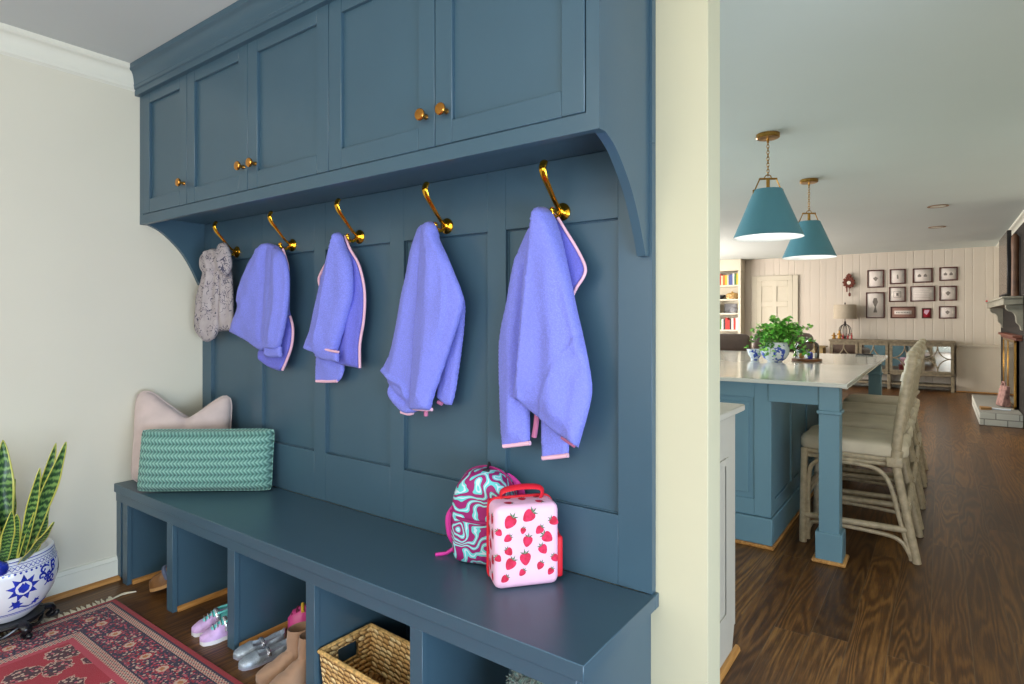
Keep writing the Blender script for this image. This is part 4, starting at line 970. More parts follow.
def boot(label):
    t = thing('ankle_boot', label, 'boot', group='tan suede ankle boots in the third cubby')
    sole_mb(0.215, 0.078, 0.012).build('sole', 'suedesole', t)
    mb = upper_mb(0.212, 0.076, [(0, .026), (.25, .046), (.45, .070), (.62, .105), (.8, .13), (1, .10)], 0.011)
    rings = []
    for z, cx_, rx_, ry_ in ((0.05, .150, .033, .052), (0.09, .150, .031, .048), (0.12, .150, .033, .046), (0.135, .152, .035, .047), (0.155, .154, .037, .050), (0.158, .154, .035, .048), (0.145, .154, .033, .045), (0.08, .152, .028, .04)):
        rings.append([Vector((rx_ * math.cos(2 * PI * k / 24), cx_ + ry_ * math.sin(2 * PI * k / 24) + 0.002 * math.sin(z * 90), z)) for k in range(24)])
    mb.loft(rings); mb.build('upper', 'suede', t, weld=False)
    return t
a = boot('tan suede ankle boot beside the silver shoes'); place(a, -1.922, 1.145, 0, math.radians(-20))
dup(a, (-1.828, 1.135, 0), math.radians(-12), 'tan suede ankle boot nearest the divider with the basket')
t = thing('child_shoe', 'bright pink child shoe with dark printed marks behind the tan boots', 'shoe', (-2.120, 1.400, 0.0), math.radians(-40)); t.scale = (1.15, 1.1, 1.15)
sole_mb(0.15, 0.075, 0.014).build('sole', 'yellow', t)
mb = upper_mb(0.148, 0.073, [(0, .05), (.15, .075), (.4, .088), (.7, .09), (1, .07)], 0.012); mb.mats = ['hotshoe']
mb.build('upper', None, t)
mb = MB()
for k, (x0, z0_) in enumerate(((-.018, .052), (-.0055, .055), (.007, .052))):
    mb.box(x0, x0 + .011, 0.030, 0.044, .078, .0915, 0.001); mb.box(x0 + .001, x0 + .009, 0.014, 0.022, .070, .0815, 0.001)
mb.build('printed_marks', 'plum', t)
mb = MB(); mb.tube([(-.026, .055, .088), (0, .052, .104), (.026, .055, .088)], 0.006, 8); mb.build('toe_trim', 'yellow', t)
def clog(label):
    t = thing('slipper', label, 'shoe', group='brown slippers in the first cubby')
    sole_mb(0.20, 0.080, 0.014).build('sole', 'tansole', t)
    upper_mb(0.198, 0.077, [(0, .030), (.2, .050), (.5, .070), (.7, .060), (1, .05)], 0.013, 0.55).build('upper', 'brownlea', t)
    mb = MB(); mb.tube(smooth_path([(.032, .10, .035), (.022, .09, .070), (0, .085, .083), (-.022, .09, .070), (-.032, .10, .035)], 4), 0.010, 8); mb.build('cuff', 'denim', t)
    return t
a = clog('brown leather slipper nearest the left wall in the first cubby'); place(a, -3.025, 1.325, 0.012, math.radians(-62), 0.25)
a.rotation_euler = (0.28, 0, math.radians(-50))
b_ = dup(a, (-2.965, 1.250, 0.012), None, 'brown leather slipper beside the stile, second in the first cubby'); b_.rotation_euler = (0.28, 0, math.radians(-50))

# ================================================================== BASKET, ITEMS IN THE LAST CUBBIES
def mk_weave():
    g = G('woven_seagrass'); o = g.obj(); x, y, z = g.xyz(o); s = g.ma('ADD', x, y)
    z = g.ma('ADD', z, g.ma('MULTIPLY', g.noise(o, 22, 1), 0.012)); s = g.ma('ADD', s, g.ma('MULTIPLY', z, 0.6)); row = g.ma('DIVIDE', z, 0.0165); ri = g.ma('FLOOR', row); rf_ = g.ma('ABSOLUTE', g.ma('SUBTRACT', g.ma('FRACT', row), 0.5))
    sh = g.ma('ADD', g.ma('DIVIDE', s, 0.030), g.ma('MULTIPLY', ri, 0.5)); ci = g.ma('FLOOR', sh); cf = g.ma('ABSOLUTE', g.ma('SUBTRACT', g.ma('FRACT', sh), 0.5))
    h = g.ma('SUBTRACT', 1, g.ma('ADD', g.ma('POWER', g.ma('MULTIPLY', rf_, 2), 2), g.ma('POWER', g.ma('MULTIPLY', cf, 2), 3)))
    wn = g.n('ShaderNodeTexWhiteNoise', noise_dimensions='2D'); g.put(wn.inputs['Vector'], g.comb(ri, ci, 0))
    base = g.ramp(g.ma('ADD', g.ma('MULTIPLY', wn.outputs[0], 0.6), g.ma('MULTIPLY', g.noise(g.mapv(o, (1, 1, 4)), 90, 3), 0.4)), [(0.15, srgb(190, 146, 86)), (0.5, srgb(232, 190, 126)), (0.85, srgb(250, 224, 168))])
    col = g.mix(g.ma('LESS_THAN', h, 0.1), base, srgb(150, 108, 60))
    g.bump(h, 1.0, 0.007)
    return g.set(col, 0.75)
M['weave'] = mk_weave()
M['rope'] = plain('seagrass_braid', (208, 168, 104), 0.8, var=0.25, sc=70, bump=0.8, bsc=90, bd=0.004)
bk = thing('basket', 'rectangular woven seagrass basket with cut-out handles in the fourth cubby', 'basket', (-1.478, 1.330, 0.0), math.radians(-2))
BW, BD, BH = 0.40, 0.215, 0.158
mb = MB()
def wall_grid(p0, p1, out, hole):
    """tapered wall with thickness between top corners p0,p1; hole cut at the rim centre"""
    n, m = 20, 8; p0 = Vector(p0); p1 = Vector(p1); th = 0.009
    for sgn in (0, 1):
        vs = []
        for i in range(n + 1):
            col_ = []
            for k in range(m + 1):
                z = BH * k / m; q = p0.lerp(p1, i / n) ; tap = 0.92 + 0.08 * k / m
                q = Vector((q.x * tap, q.y * tap, z)) - Vector(out) * th * sgn; col_.append(mb.bm.verts.new(q))
            vs.append(col_)
        for i in range(n):
            for k in range(m):
                if hole and 6 <= i < 14 and 4 <= k < 7: continue
                mb.face([vs[i][k], vs[i + 1][k], vs[i + 1][k + 1], vs[i][k + 1]])
c = [(-BW / 2, -BD / 2, 0), (BW / 2, -BD / 2, 0), (BW / 2, BD / 2, 0), (-BW / 2, BD / 2, 0)]
wall_grid(c[0], c[1], (0, -1, 0), False); wall_grid(c[1], c[2], (1, 0, 0), True); wall_grid(c[2], c[3], (0, 1, 0), False); wall_grid(c[3], c[0], (-1, 0, 0), True)
mb.box(-BW / 2 * .92, BW / 2 * .92, -BD / 2 * .92, BD / 2 * .92, 0, 0.008)
mb.build('woven_sides', 'weave', bk, weld=False, fixn=False)
mb = MB(); rr_ = 0.0075; loop = [(c[i][0] + (c[(i + 1) % 4][0] - c[i][0]) * k / 12, c[i][1] + (c[(i + 1) % 4][1] - c[i][1]) * k / 12, BH) for i in range(4) for k in range(12)]
mb.tube(loop, rr_, 8, closed=True)
for sx in (-1, 1):
    x = sx * BW / 2 * 0.985; mb.tube([(x, -.043, .141), (x, .043, .141), (x * .985, .043, .079), (x * .985, -.043, .079)], 0.0055, 6, closed=True)
mb.build('rim', 'rope', bk)
mb = MB(); mb.ball((0, 0, 0.07), 0.055, 18, (1, 1.1, 1.15)); o = mb.build('rust_ball', plain('rust_brown_yarn', (122, 66, 44), 0.9, bump=0.8, bsc=80, bd=0.004), None); 
o.location = (-1.335, 1.530, 0.0); tag(o, 'rust brown ball of yarn behind the basket', 'ball')
def mk_fuzz():
    g = G('fuzzy_aqua_grey_stripe'); o = g.obj()
    f = g.wave(o, 16, 3, 2, 2, 'X')
    g.bump(g.noise(o, 160, 3, 0.7), 1, 0.008)
    return g.set(g.ramp(f, [(0.2, srgb(110, 150, 148)), (0.5, srgb(176, 196, 190)), (0.8, srgb(96, 112, 108))]), 1.0, Sheen_Weight=0.4)
M['fuzz'] = mk_fuzz()
bl = thing('fleece_blanket', 'fluffy aqua and grey striped blanket stuffed into the last cubby', 'blanket', (-0.90, 1.42, 0))
mb = MB()
def blk(th, k):
    pass
rings = []
for i in range(17):
    t_ = i / 16; z = 0.31 * t_; sc_ = (math.sin(PI * min(1, t_ * 1.02)) ** 0.35) if 0 < t_ < 1 else 0.02
    rings.append([Vector((0.115 * sc_ * math.cos(a) * (1 + .10 * math.sin(5 * a + z * 20)), 0.125 * sc_ * math.sin(a) * (1 + .10 * math.sin(4 * a + z * 25)), z)) for a in (2 * PI * k / 40 for k in range(40))])
mb.loft(rings); mb.build('folded_layers', 'fuzz', bl, angle=80)
mb = MB(); rz_ = random.Random(8)
for i in range(700):
    a = rz_.uniform(0, 2 * PI); ph = rz_.uniform(0.25, 1.0); z = 0.31 * ph; sc_ = math.sin(PI * min(1, ph * 1.02)) ** 0.35 if ph < 0.98 else 0.1
    p = Vector((0.115 * sc_ * math.cos(a), 0.125 * sc_ * math.sin(a), z)); d = Vector((math.cos(a), math.sin(a), rz_.uniform(-.6, 1.2))).normalized()
    mb.tube([p * 0.99, p + d * 0.012 + Vector((0, 0, rz_.uniform(-.004, .004))), p + d * 0.02 + Vector((rz_.uniform(-.008, .008), 0, -0.004))], [0.003, 0.003, 0.001], 4)
x = mb.build('tufts', 'fuzz', bl); x['kind'] = 'stuff'
# ================================================================== KITCHEN: BASE CABINET BEHIND THE WALL
kc = thing('base_cabinet', 'off-white kitchen base cabinet with a panelled end just behind the doorway wall', 'cabinet', (-2.0, 2.05, 0))
mb = MB(); mb.box(-3.6, -0.635, 1.773, 2.345, 0.10, 0.915, 0.002); mb.box(-3.6, -0.636, 1.773, 2.285, 0.0, 0.10)
mb.prism([(2.284, 0.0), (2.30, 0.0), (2.335, 0.0995), (2.284, 0.0995)], -0.66, -0.6362, 'x')
mb.build('cabinet_body', 'white_cab', kc, True)
mb = MB()
for a, b, c, d in ((1.83, 1.905, 0.2, 0.78), (2.22, 2.24, 0.16, 0.80),): mb.box(-0.6352, -0.629, a, b, c, d, 0.001)
mb = MB()
for (y0, y1, z0, z1) in ((1.80, 1.83, 0.16, 0.76), (2.215, 2.245, 0.16, 0.76), (1.83, 2.215, 0.73, 0.76), (1.83, 2.215, 0.16, 0.19)): mb.box(-0.6355, -0.631, y0, y1, z0, z1, 0.002)
mb.build('end_panel_moulding', 'white_cab', kc, True)
for i in range(4):
    x0 = -3.55 + i * 0.72; mb = MB(); mb.box(x0, x0 + 0.70, 2.345, 2.365, 0.13, 0.90, 0.003)
    if i < 4: mb.build('door', 'white_cab', kc, True)
mb = MB(); mb.prism([(-0.635, 0), (-0.617, 0), (-0.619, 0.012), (-0.626, 0.019), (-0.635, 0.02)], 1.773, 2.35, 'y'); mb.build('shoe_moulding', 'shoe_oak', kc, True)
mb = MB(); mb.box(-3.6, -0.606, 1.773, 2.375, 0.917, 0.942, 0.004); ct = mb.build('countertop', 'white_cab'); tag(ct, 'cream countertop slab on the cabinet just behind the doorway wall', 'countertop')

# ================================================================== ISLAND
IX0, IX1, IY0, IY1, IZ = -1.95, -0.378, 3.42, 6.35, 0.94
isl = thing('kitchen_island', 'light blue kitchen island with panelled base and square posts', 'island', (-1.1, 4.85, 0))
mb = MB(); mb.box(IX0 + 0.06, -0.763, 3.502, IY1 - 0.06, 0.0, IZ - 0.022); mb.build('base_cabinet', 'island', isl, True)
def facepanel(axis):
    mb = MB()
    if axis == 'y':   # near end
        y0, y1 = 3.488, 3.503
        x0, x1 = IX0 + 0.06, -0.752
        n = 2; wd = (x1 - x0 - 0.09) / n
        for i in range(n + 1): mb.box(x0 + i * wd, x0 + i * wd + 0.09, y0, y1, 0.17, IZ - 0.022, 0.002)
        for i in range(n):
            a = x0 + i * wd + 0.09; b = x0 + (i + 1) * wd
            mb.box(a, b, y0 + .0002, y1, 0.17, 0.26, 0.002); mb.box(a, b, y0 + .0002, y1, 0.83, IZ - 0.022, 0.002)
            mb.box(a + .03, b - .03, y0 + 0.004, y1, 0.29, 0.80, 0.003)
    else:             # stool side
        x0, x1 = -0.764, -0.752; a, b = 3.503, IY1 - 0.06; n = 5; wd = (b - a - 0.08) / n
        for i in range(n + 1): mb.box(x0, x1, a + i * wd, a + i * wd + 0.08, 0.17, IZ - 0.022, 0.002)
        for i in range(n):
            p = a + i * wd + 0.08; q = a + (i + 1) * wd
            mb.box(x0, x1 - .0002, p, q, 0.17, 0.25, 0.002); mb.box(x0, x1 - .0002, p, q, 0.84, IZ - 0.022, 0.002)
    return mb
facepanel('y').build('end_panel', 'island', isl, True); facepanel('x').build('side_panel', 'island', isl, True)
mb = MB(); mb.box(IX0 + 0.05, -0.744, 3.474, 3.5025, 0.018, 0.165, 0.004); mb.box(-0.7635, -0.744, 3.5025, IY1 - 0.05, 0.018, 0.165, 0.004); mb.build('base_skirting', 'island', isl, True)
mb = MB(); mb.box(IX0 + 0.05, -0.735, 3.462, 3.50, 0.0, 0.018, 0.004); mb.box(-0.765, -0.735, 3.50, IY1 - 0.05, 0.0, 0.018, 0.004); mb.build('shoe_moulding', 'shoe_oak', isl, True)
mb = MB(); mb.box(-0.765, -0.50, 3.475, 3.50, 0.815, IZ - 0.022, 0.002); mb.build('apron_rail', 'island', isl, True)
mb = MB(); mb.box(-0.50, -0.392, 3.575, IY1 - 0.21, 0.898, IZ - 0.022, 0.002); mb.build('overhang_support', 'trim', isl, True)
for yy in (3.462, IY1 - 0.20):
    mb = MB(); x0, x1 = -0.513, -0.417
    mb.box(x0, x1, yy, yy + 0.11, 0.0, IZ - 0.022, 0.002); mb.box(x0 - 0.009, x1 + 0.009, yy - 0.009, yy + 0.119, 0.772, 0.792, 0.004)
    mb.box(x0 - 0.015, x1 + 0.015, yy - 0.015, yy + 0.125, 0.0, 0.158, 0.005); mb.build('post', 'island', isl, True)
    mb = MB(); mb.box(x0 - 0.03, x1 + 0.03, yy - 0.03, yy + 0.14, 0.0, 0.018, 0.005); mb.build('post_shoe_moulding', 'shoe_oak_x', isl, True)
def mk_quartz():
    g = G('white_quartz_counter'); o = g.obj()
    return g.set(g.ramp(g.noise(o, 2.0, 5, 0.6, 0.8), [(0.35, srgb(206, 205, 196)), (0.7, srgb(216, 214, 205))]), 0.10)
M['quartz'] = mk_quartz()
mb = MB(); mb.box(IX0, IX1, IY0, IY1, IZ - 0.022, IZ, 0.003); ct = mb.build('countertop', 'quartz'); tag(ct, 'glossy white stone countertop on the light blue island', 'countertop')

# ================================================================== STOOLS
M['rattan'] = plain('whitewashed_rattan', (182, 166, 140), 0.42, var=0.1, sc=35, bump=0.2, bsc=90)
M['seatcloth'] = plain('cream_seat_cloth', (212, 199, 177), 0.9, bump=0.2, bsc=400)
def make_stool(label):
    t = thing('bar_stool', label, 'stool', group='rattan bar stools along the island')
    cu = MB()
    rr = []
    for z, k in ((0.536, .985), (0.545, 1.0), (0.585, 1.0), (0.598, .97), (0.606, .90), (0.611, .7), (0.613, .3)):
        o_ = smooth_path([(.24 * k - .02, .225 * k, 0), (-.02, .235 * k, 0), (-.24 * k - .02, .225 * k, 0), (-.26 * k - .02, 0, 0), (-.24 * k - .02, -.225 * k, 0), (-.02, -.235 * k, 0), (.24 * k - .02, -.225 * k, 0), (.245 * k - .02, 0, 0)], 4, True)
        rr.append([Vector((p.x, p.y, z)) for p in o_])
    cu.loft(rr); cu.build('seat_cushion', 'seatcloth', t, angle=70)
    mb = MB()
    for sy in (-1, 1):
        mb.tube([(-.255, sy * .225, .522), (.178, sy * .225, .522)], .015, 8); mb.tube([(-.255, sy * .225, .497), (.178, sy * .225, .497)], .012, 8)
    mb.tube([(-.255, -.225, .522), (-.255, .225, .522)], .015, 8); mb.tube([(.178, -.225, .522), (.178, .225, .522)], .015, 8)
    mb.box(-.25, .17, -.22, .22, .51, .535, .004)
    mb.build('seat_frame', 'rattan', t)
    for sy in (-1, 1):
        y = sy * .235
        mb = MB(); mb.tube([(-.262, y, 0), (-.255, y, .535)], [.0205, .018], 10); mb.build('leg', 'rattan', t)
        mb = MB(); mb.tube(smooth_path([(.277, y, 0), (.236, y, .22), (.190, y, .47), (.186, y, .56), (.205, y, .75), (.236, y, .95), (.256, y, 1.075)], 4), [.021] * 13 + [.026] * 12, 10)
        mb.ball((.257, y, 1.083), .029, 12, (1, 1, .8)); mb.tube([(.232, y, .94), (.241, y, .985)], .030, 12); mb.tube([(.249, y, 1.035), (.253, y, 1.052)], .030, 12)
        mb.build('back_leg', 'rattan', t)
        mb = MB(); mb.tube(smooth_path([(-.236, y, .02), (-.232, y, .36), (-.205, y, .455), (-.12, y, .480), (.04, y, .478), (.12, y, .45), (.165, y, .37), (.205, y, .20), (.252, y, .03)], 5), .0115, 8); mb.build('curved_brace', 'rattan', t)
        mb = MB(); mb.tube([(-.256, y, .155), (.246, y, .165)], .017, 10); mb.tube(smooth_path([(-.238, y, .02), (-.225, y, .10), (-.17, y, .128), (.10, y, .125), (.20, y, .105), (.245, y, .04), (.252, y, .01)], 5), .011, 8); mb.build('side_stretcher', 'rattan', t)
        mb = MB(); mb.box(.142, .215, y - .026, y + .026, .488, .540, .007, seg=2); mb.tube([(.184, y, .50), (.19, y, .575)], .028, 12); mb.build('wrapped_joint', 'rattan', t)
    mb = MB()
    for q in (((-.257, .26, .016), (-.257, .29, .012)), ((.235, .30, .015), (.24, .27, .012))):
        mb = MB()
        for x, z, r in q: mb.tube([(x, -.235, z), (x, .235, z)], r, 8)
        mb.build('cross_stretcher', 'rattan', t)
    for z in (.665, 1.02):
        mb = MB(); mb.tube(smooth_path([(.19 + (z - .6) * .14, -.235, z), (.215 + (z - .6) * .14, 0, z + .012), (.19 + (z - .6) * .14, .235, z)], 6), .017, 10); mb.build('back_rail', 'rattan', t)
    mb = MB()
    for k in range(9):
        y = -.19 + k * .0475; mb.tube([(.215, y, .67), (.262, y, 1.02)], .0085, 8)
    mb.build('back_spindles', 'rattan', t)
    return t
s0 = make_stool('rattan bar stool nearest the doorway, beside the near island post'); s0.location = (-0.37, 3.955, 0)
for k, l in ((1, 'rattan bar stool second from the near island post'), (2, 'rattan bar stool third from the near island post'), (3, 'rattan bar stool at the far end of the island')):
    dup(s0, (-0.37, 3.955 + 0.63 * k, 0), 0, l)

# ================================================================== PENDANTS
M['shade'] = plain('teal_blue_metal_shade', (84, 138, 154), 0.5, var=0.01); M['shade_in'] = plain('white_shade_lining', (228, 232, 235), 0.6, var=0.01)
def mk_bulb():
    g = G('frosted_bulb'); return g.set(srgb(250, 246, 236), 0.4, Emission_Color=srgb(255, 244, 225), Emission_Strength=1.0)
M['bulb'] = mk_bulb()
def pendant(label):
    t = thing('pendant_lamp', label, 'lamp', group='blue cone pendants over the island')
    mb = MB(); mb.lathe([(0.0, -0.032), (0.068, -0.030), (0.075, -0.024), (0.075, -0.002), (0.0, 0.0)], c=(0, 0, CH), seg=36); mb.tube([(0, 0, CH - .03), (0, 0, CH - .06)], .008, 8); mb.build('canopy', 'aged_brass', t)
    zb, zt = 1.82, 2.142
    mb = MB(); n = 11; z1, z0 = CH - 0.052, zt + 0.096
    for k in range(n):
        zc = z0 + (z1 - z0) * (k + .5) / n; hh_ = (z1 - z0) / n * 0.72; c_, s_ = (1, 0) if k % 2 else (0, 1)
        mb.tube([(c_ * .008 * math.cos(a), s_ * .008 * math.cos(a), zc + hh_ * math.sin(a)) for a in (2 * PI * q / 12 for q in range(12))], .0022, 5, closed=True)
    mb.build('chain', 'aged_brass', t)
    sh = MB(); sh.lathe([(0.222, 0), (0.090, zt - zb)], c=(0, 0, zb), seg=64, caps=False); sh.lathe([(0.0895, zt - zb), (0.03, zt - zb)], c=(0, 0, zb), seg=64, caps=False); so = sh.build('lamp_shade', 'shade', t, angle=60)
    sh = MB(); sh.lathe([(0.2215, 0.0), (0.2185, 0.001), (0.087, zt - zb - .004), (0.0, zt - zb - .004)], c=(0, 0, zb), seg=64, caps=False); sh.build('shade_lining', 'shade_in', t, angle=60)
    mb = MB(); ya = zt + 0.075
    mb.box(-.060, .060, -.009, .009, ya - .006, ya + .006, .003); mb.tube([(0, 0, zt - .01), (0, 0, ya)], .012, 12)
    mb.tube([(.022 * math.cos(a), 0, ya + .005 + .022 * math.sin(a)) for a in (PI * q / 10 for q in range(11))], .0035, 6)
    for sx in (-1, 1): mb.tube([(sx * .054, 0, ya), (sx * .092, 0, zt - .012)], .0045, 8); mb.box(sx * .094 - .007, sx * .094 + .007, -.007, .007, zt - .030, zt + .002, .002)
    mb.build('arms', 'aged_brass', t); 
    mb = MB(); mb.lathe([(0.0, -.085), (.016, -.08), (.026, -.062), (.022, -.04), (.014, -.02), (.014, 0), (0, 0)], c=(0, 0, zt - .02), seg=20); mb.build('bulb', 'bulb', t)
    return t
def glow(x, y, z, power, spot=None):
    l = bpy.data.lights.new('lamp_light', 'SPOT' if spot else 'POINT'); l.energy = power; l.color = (1.0, 0.93, 0.82); l.shadow_soft_size = 0.03
    if spot: l.spot_size = math.radians(spot); l.spot_blend = 0.6; l.shadow_soft_size = 0.06
    o = bpy.data.objects.new('lamp_light', l); COL.objects.link(o); o.location = (x, y, z)
for y_ in (4.26, 5.87): glow(-0.942, y_, 1.93, 4)
glow(-.011, 8.08, CH - .02, 60, 130); glow(-.024, 9.91, CH - .02, 60, 130)
p0 = pendant('blue cone pendant lamp nearer the doorway, left of the other'); p0.location = (-0.939, 4.26, 0); p0.rotation_euler = (0, 0, math.radians(32))
dup(p0, (-0.948, 5.87, 0), math.radians(36), 'blue cone pendant lamp farther from the doorway, right of the other')

# ================================================================== THINGS ON THE ISLAND
def mk_bluewhite(name, sc, thr):
    g = G(name); o = g.obj()
    n = g.noise(o, sc, 2, 0.5, 0.6); m = g.ma('GREATER_THAN', n, thr)
    return g.set(g.mix(m, srgb(226, 230, 238), g.ramp(g.noise(o, sc * 3), [(0.3, srgb(34, 52, 160)), (0.7, srgb(84, 108, 204))])), 0.12)
M['bw'] = mk_bluewhite('blue_and_white_porcelain', 24, 0.56)
ip = thing('flower_bowl', 'white porcelain bowl with blue blossoms holding the ivy on the island', 'bowl', (-1.03, 4.90, IZ))
mb = MB(); mb.lathe([(0, 0), (.05, 0), (.054, .006), (.085, .03), (.103, .07), (.102, .11), (.088, .145), (.084, .150), (.078, .148), (.085, .12), (.08, .115), (0, .115)], seg=48, caps=False); mb.build('bowl', 'bw', ip)
mb = MB(); mb.lathe([(0, .118), (.05, .122), (.081, .116)], seg=24, caps=False); mb.build('soil', 'soil', ip)
M['ivy'] = plain('ivy_green', (98, 176, 62), 0.4, var=0.35, sc=30); M['ivy2'] = plain('ivy_pale_green', (150, 206, 96), 0.4, var=0.25, sc=30); M['vine'] = plain('vine_stem', (96, 110, 56), 0.7)
iv = thing('ivy_plant', 'bushy trailing green ivy spilling over the porcelain bowl', 'plant', (-0.985, 4.93, IZ + 0.125))
ri = random.Random(12); stems = MB(); lv = MB(); lv.mats = ['ivy', 'ivy2']
CAMDIR = math.atan2(-4.93, 0.985)
for k in range(60):
    a = ri.uniform(0, 2 * PI); R_ = ri.uniform(.10, .27); up = ri.uniform(.03, .17); ct_ = math.cos(a); st_ = math.sin(a)
    ct_, st_ = ct_ * CS - st_ * SN * .6, ct_ * SN + st_ * CS * .6 if True else 0
    end = ri.choice([-.02, .03, .07, .10, -.06, .14]) if R_ > .14 else up + .04
    R_ *= 1.0 if end < .05 else .85
    P = smooth_path([(0, 0, -.004), (ct_ * R_ * .3, st_ * R_ * .3, up * .8), (ct_ * R_ * .65, st_ * R_ * .65, max(up, end)), (ct_ * R_, st_ * R_, end if R_ > .12 else end)], 5)
    stems.tube(P, .0014, 5)
    for i, p in enumerate(P[3:]):
        for _ in range(2):
            s_ = ri.uniform(.009, .018); c = p + Vector((ri.uniform(-.02, .02), ri.uniform(-.02, .02), ri.uniform(-.014, .02)))
            if c.z < -0.105: c.z = -0.105 + ri.random() * .02
            R4 = Matrix.Translation(c) @ Matrix.Rotation(ri.uniform(0, 6.28), 4, 'Z') @ Matrix.Rotation(ri.uniform(-1.2, 1.2), 4, 'X') @ Matrix.Rotation(ri.uniform(-.6, .6), 4, 'Y')
            sh_ = [(0, -.9), (.5, -1.0), (.75, -.35), (1.25, -.25), (.65, .3), (.55, .8), (0, 1.35), (-.55, .8), (-.65, .3), (-1.25, -.25), (-.75, -.35), (-.5, -1.0)]
            lv.mi = ri.choice([0, 0, 1]); cv = lv.bm.verts.new(R4 @ Vector((0, 0, -.12 * s_)))
            vs = [lv.bm.verts.new(R4 @ Vector((x * s_, y * s_, .12 * s_ * (abs(x))))) for x, y in sh_]
            for q in range(len(vs)): lv.face([cv, vs[q], vs[(q + 1) % len(vs)]])
stems.build('stems', 'vine', iv); lv.build('foliage', None, iv, weld=False, fixn=False)
bw2 = thing('small_bowl', 'small blue and white bowl half hidden by the ivy, left of the large bowl', 'bowl', (-1.205, 5.02, IZ))
mb = MB(); mb.lathe([(0, 0), (.028, 0), (.03, .012), (.05, .04), (.062, .085), (.058, .086), (.045, .045), (0, .02)], seg=32, caps=False); mb.build('bowl', 'bw', bw2)
M['woodboard'] = plain('acacia_board', (138, 84, 44), 0.4, var=0.15, sc=20)
cb = thing('serving_board', 'round brown wooden board under the glass dome', 'board', (-0.845, 5.13, IZ)); mb = MB(); mb.lathe([(0, 0), (.105, 0), (.11, .006), (.11, .014), (.105, .018), (0, .018)], seg=40, caps=False); mb.build('board', 'woodboard', cb)
M['glass'] = thin_glass('clear_glass', 0.34, (0.96, 0.98, 0.98, 1))
gd = thing('glass_dome', 'clear glass dome on the round wooden board beside the ivy', 'dome', (-0.845, 5.13, IZ + .018))
mb = MB(); mb.lathe([(.088, 0), (.090, .09), (.082, .12), (.055, .138), (.012, .145), (.008, .15), (.014, .158), (.014, .168), (0, .172)], seg=40, caps=False); mb.build('dome', 'glass', gd)
dg = MB(); dg.use(plain('ochre_glaze', (206, 150, 66), 0.4)); dg.ball((-.028, -.01, .022), .022, 12); dg.use('berryleaf'); dg.ball((-.03, .0, .055), .024, 10, (1, 1, .7)); o = dg.build('ochre_pot'); o.location = (-0.88, 5.11, IZ + .0185); tag(o, 'tiny ochre pot with green sprig under the glass dome', 'ornament')
dg = MB(); dg.lathe([(0, 0), (.016, 0), (.02, .02), (.018, .05), (.01, .055), (0, .055)], seg=20); o = dg.build('blue_jar', 'cobalt'); o.location = (-0.815, 5.10, IZ + .0185); tag(o, 'tiny blue jar under the glass dome', 'jar')
dg = MB(); dg.lathe([(0, 0), (.02, 0), (.025, .015), (.022, .035), (0, .04)], seg=20); o = dg.build('white_cup', 'china'); o.location = (-0.84, 5.18, IZ + .0185); tag(o, 'tiny white cup under the glass dome', 'cup')
mb = MB(); mb.box(-.07, .07, -.022, .022, 0, .014, .005); mb.mats = ['blackplastic']; o = mb.build('remote_control'); o.location = (-0.55, 6.22, IZ); tag(o, 'small black remote control at the far edge of the island top', 'remote')

# ================================================================== FAR END OF THE ROOM
M['leather'] = plain('brown_leather', (98, 80, 72), 0.5, var=0.08, sc=8)
def recliner(label, x, y, rz):
    t = thing('recliner', label, 'armchair', (x, y, 0), rz, 'brown leather recliners beyond the island')
    for nm, bx in (('base', (-.36, .36, -.40, .34, .05, .30)), ('seat_cushion', (-.35, .35, -.44, .20, .28, .46))):
        mb = MB(); mb.box(*bx, .05, seg=3); mb.build(nm, 'leather', t)
    for sx in (-1, 1): mb = MB(); mb.box(sx * .44 - .09, sx * .44 + .09, -.42, .36, .02, .60, .06, seg=4); mb.build('armrest', 'leather', t)
    for z0, z1 in ((.42, .82), (.80, 1.07)):
        mb = MB(); mb.box(-.40, .40, .16, .44, z0, z1, .09, M4=None, seg=4); mb.build('back_cushion', 'leather', t)
    return t
recliner('brown leather recliner at the left beyond the island, below the bookcase', -2.53, 8.45, math.radians(200))
recliner('brown leather recliner beyond the island, showing between ivy and lamp', -1.86, 9.5, math.radians(185))
M['sidewood'] = plain('weathered_grey_wood', (134, 122, 100), 0.7, var=0.14, sc=22, bump=0.2, bsc=80); M['oakside'] = plain('tan_wood', (150, 128, 84), 0.6, var=.1)
g = G('mirror_glass'); M['mirror'] = g.set((0.8, 0.82, 0.8, 1), 0.03, 1.0)
sb = thing('sideboard', 'long weathered grey sideboard with four mirrored doors under the picture wall', 'sideboard', (-0.74, 12.85, 0))
SX0, SX1, SY0, SY1 = -1.69, 0.215, 12.66, 13.06
def W(mb, name, mat, par): return mb.build(name, mat, par, True)
mb = MB(); mb.box(SX0 - .015, SX1 + .015, SY0 - .015, SY1, .855, .885, .004); W(mb, 'top', 'sidewood', sb)
mb = MB(); mb.box(SX0, SX1, SY0 + .02, SY1, .30, .855); 
mb.box(SX0, SX1, SY0, SY0 + .03, .27, .31, .002); mb.box(SX0, SX1, SY0, SY0 + .03, .835, .855, .002); W(mb, 'carcass', 'sidewood', sb)
mb = MB(); mb.box(SX0, SX1, SY0 + .01, SY1, .09, .12, .003); W(mb, 'lower_shelf', 'sidewood', sb)
for x in (SX0, (SX0 + SX1) / 2 - .025, SX1 - .05):
    for y in (SY0, SY1 - .05): mb = MB(); mb.box(x, x + .05, y, y + .05, 0, .30, .003); W(mb, 'leg', 'sidewood', sb)
dw = (SX1 - SX0) / 4
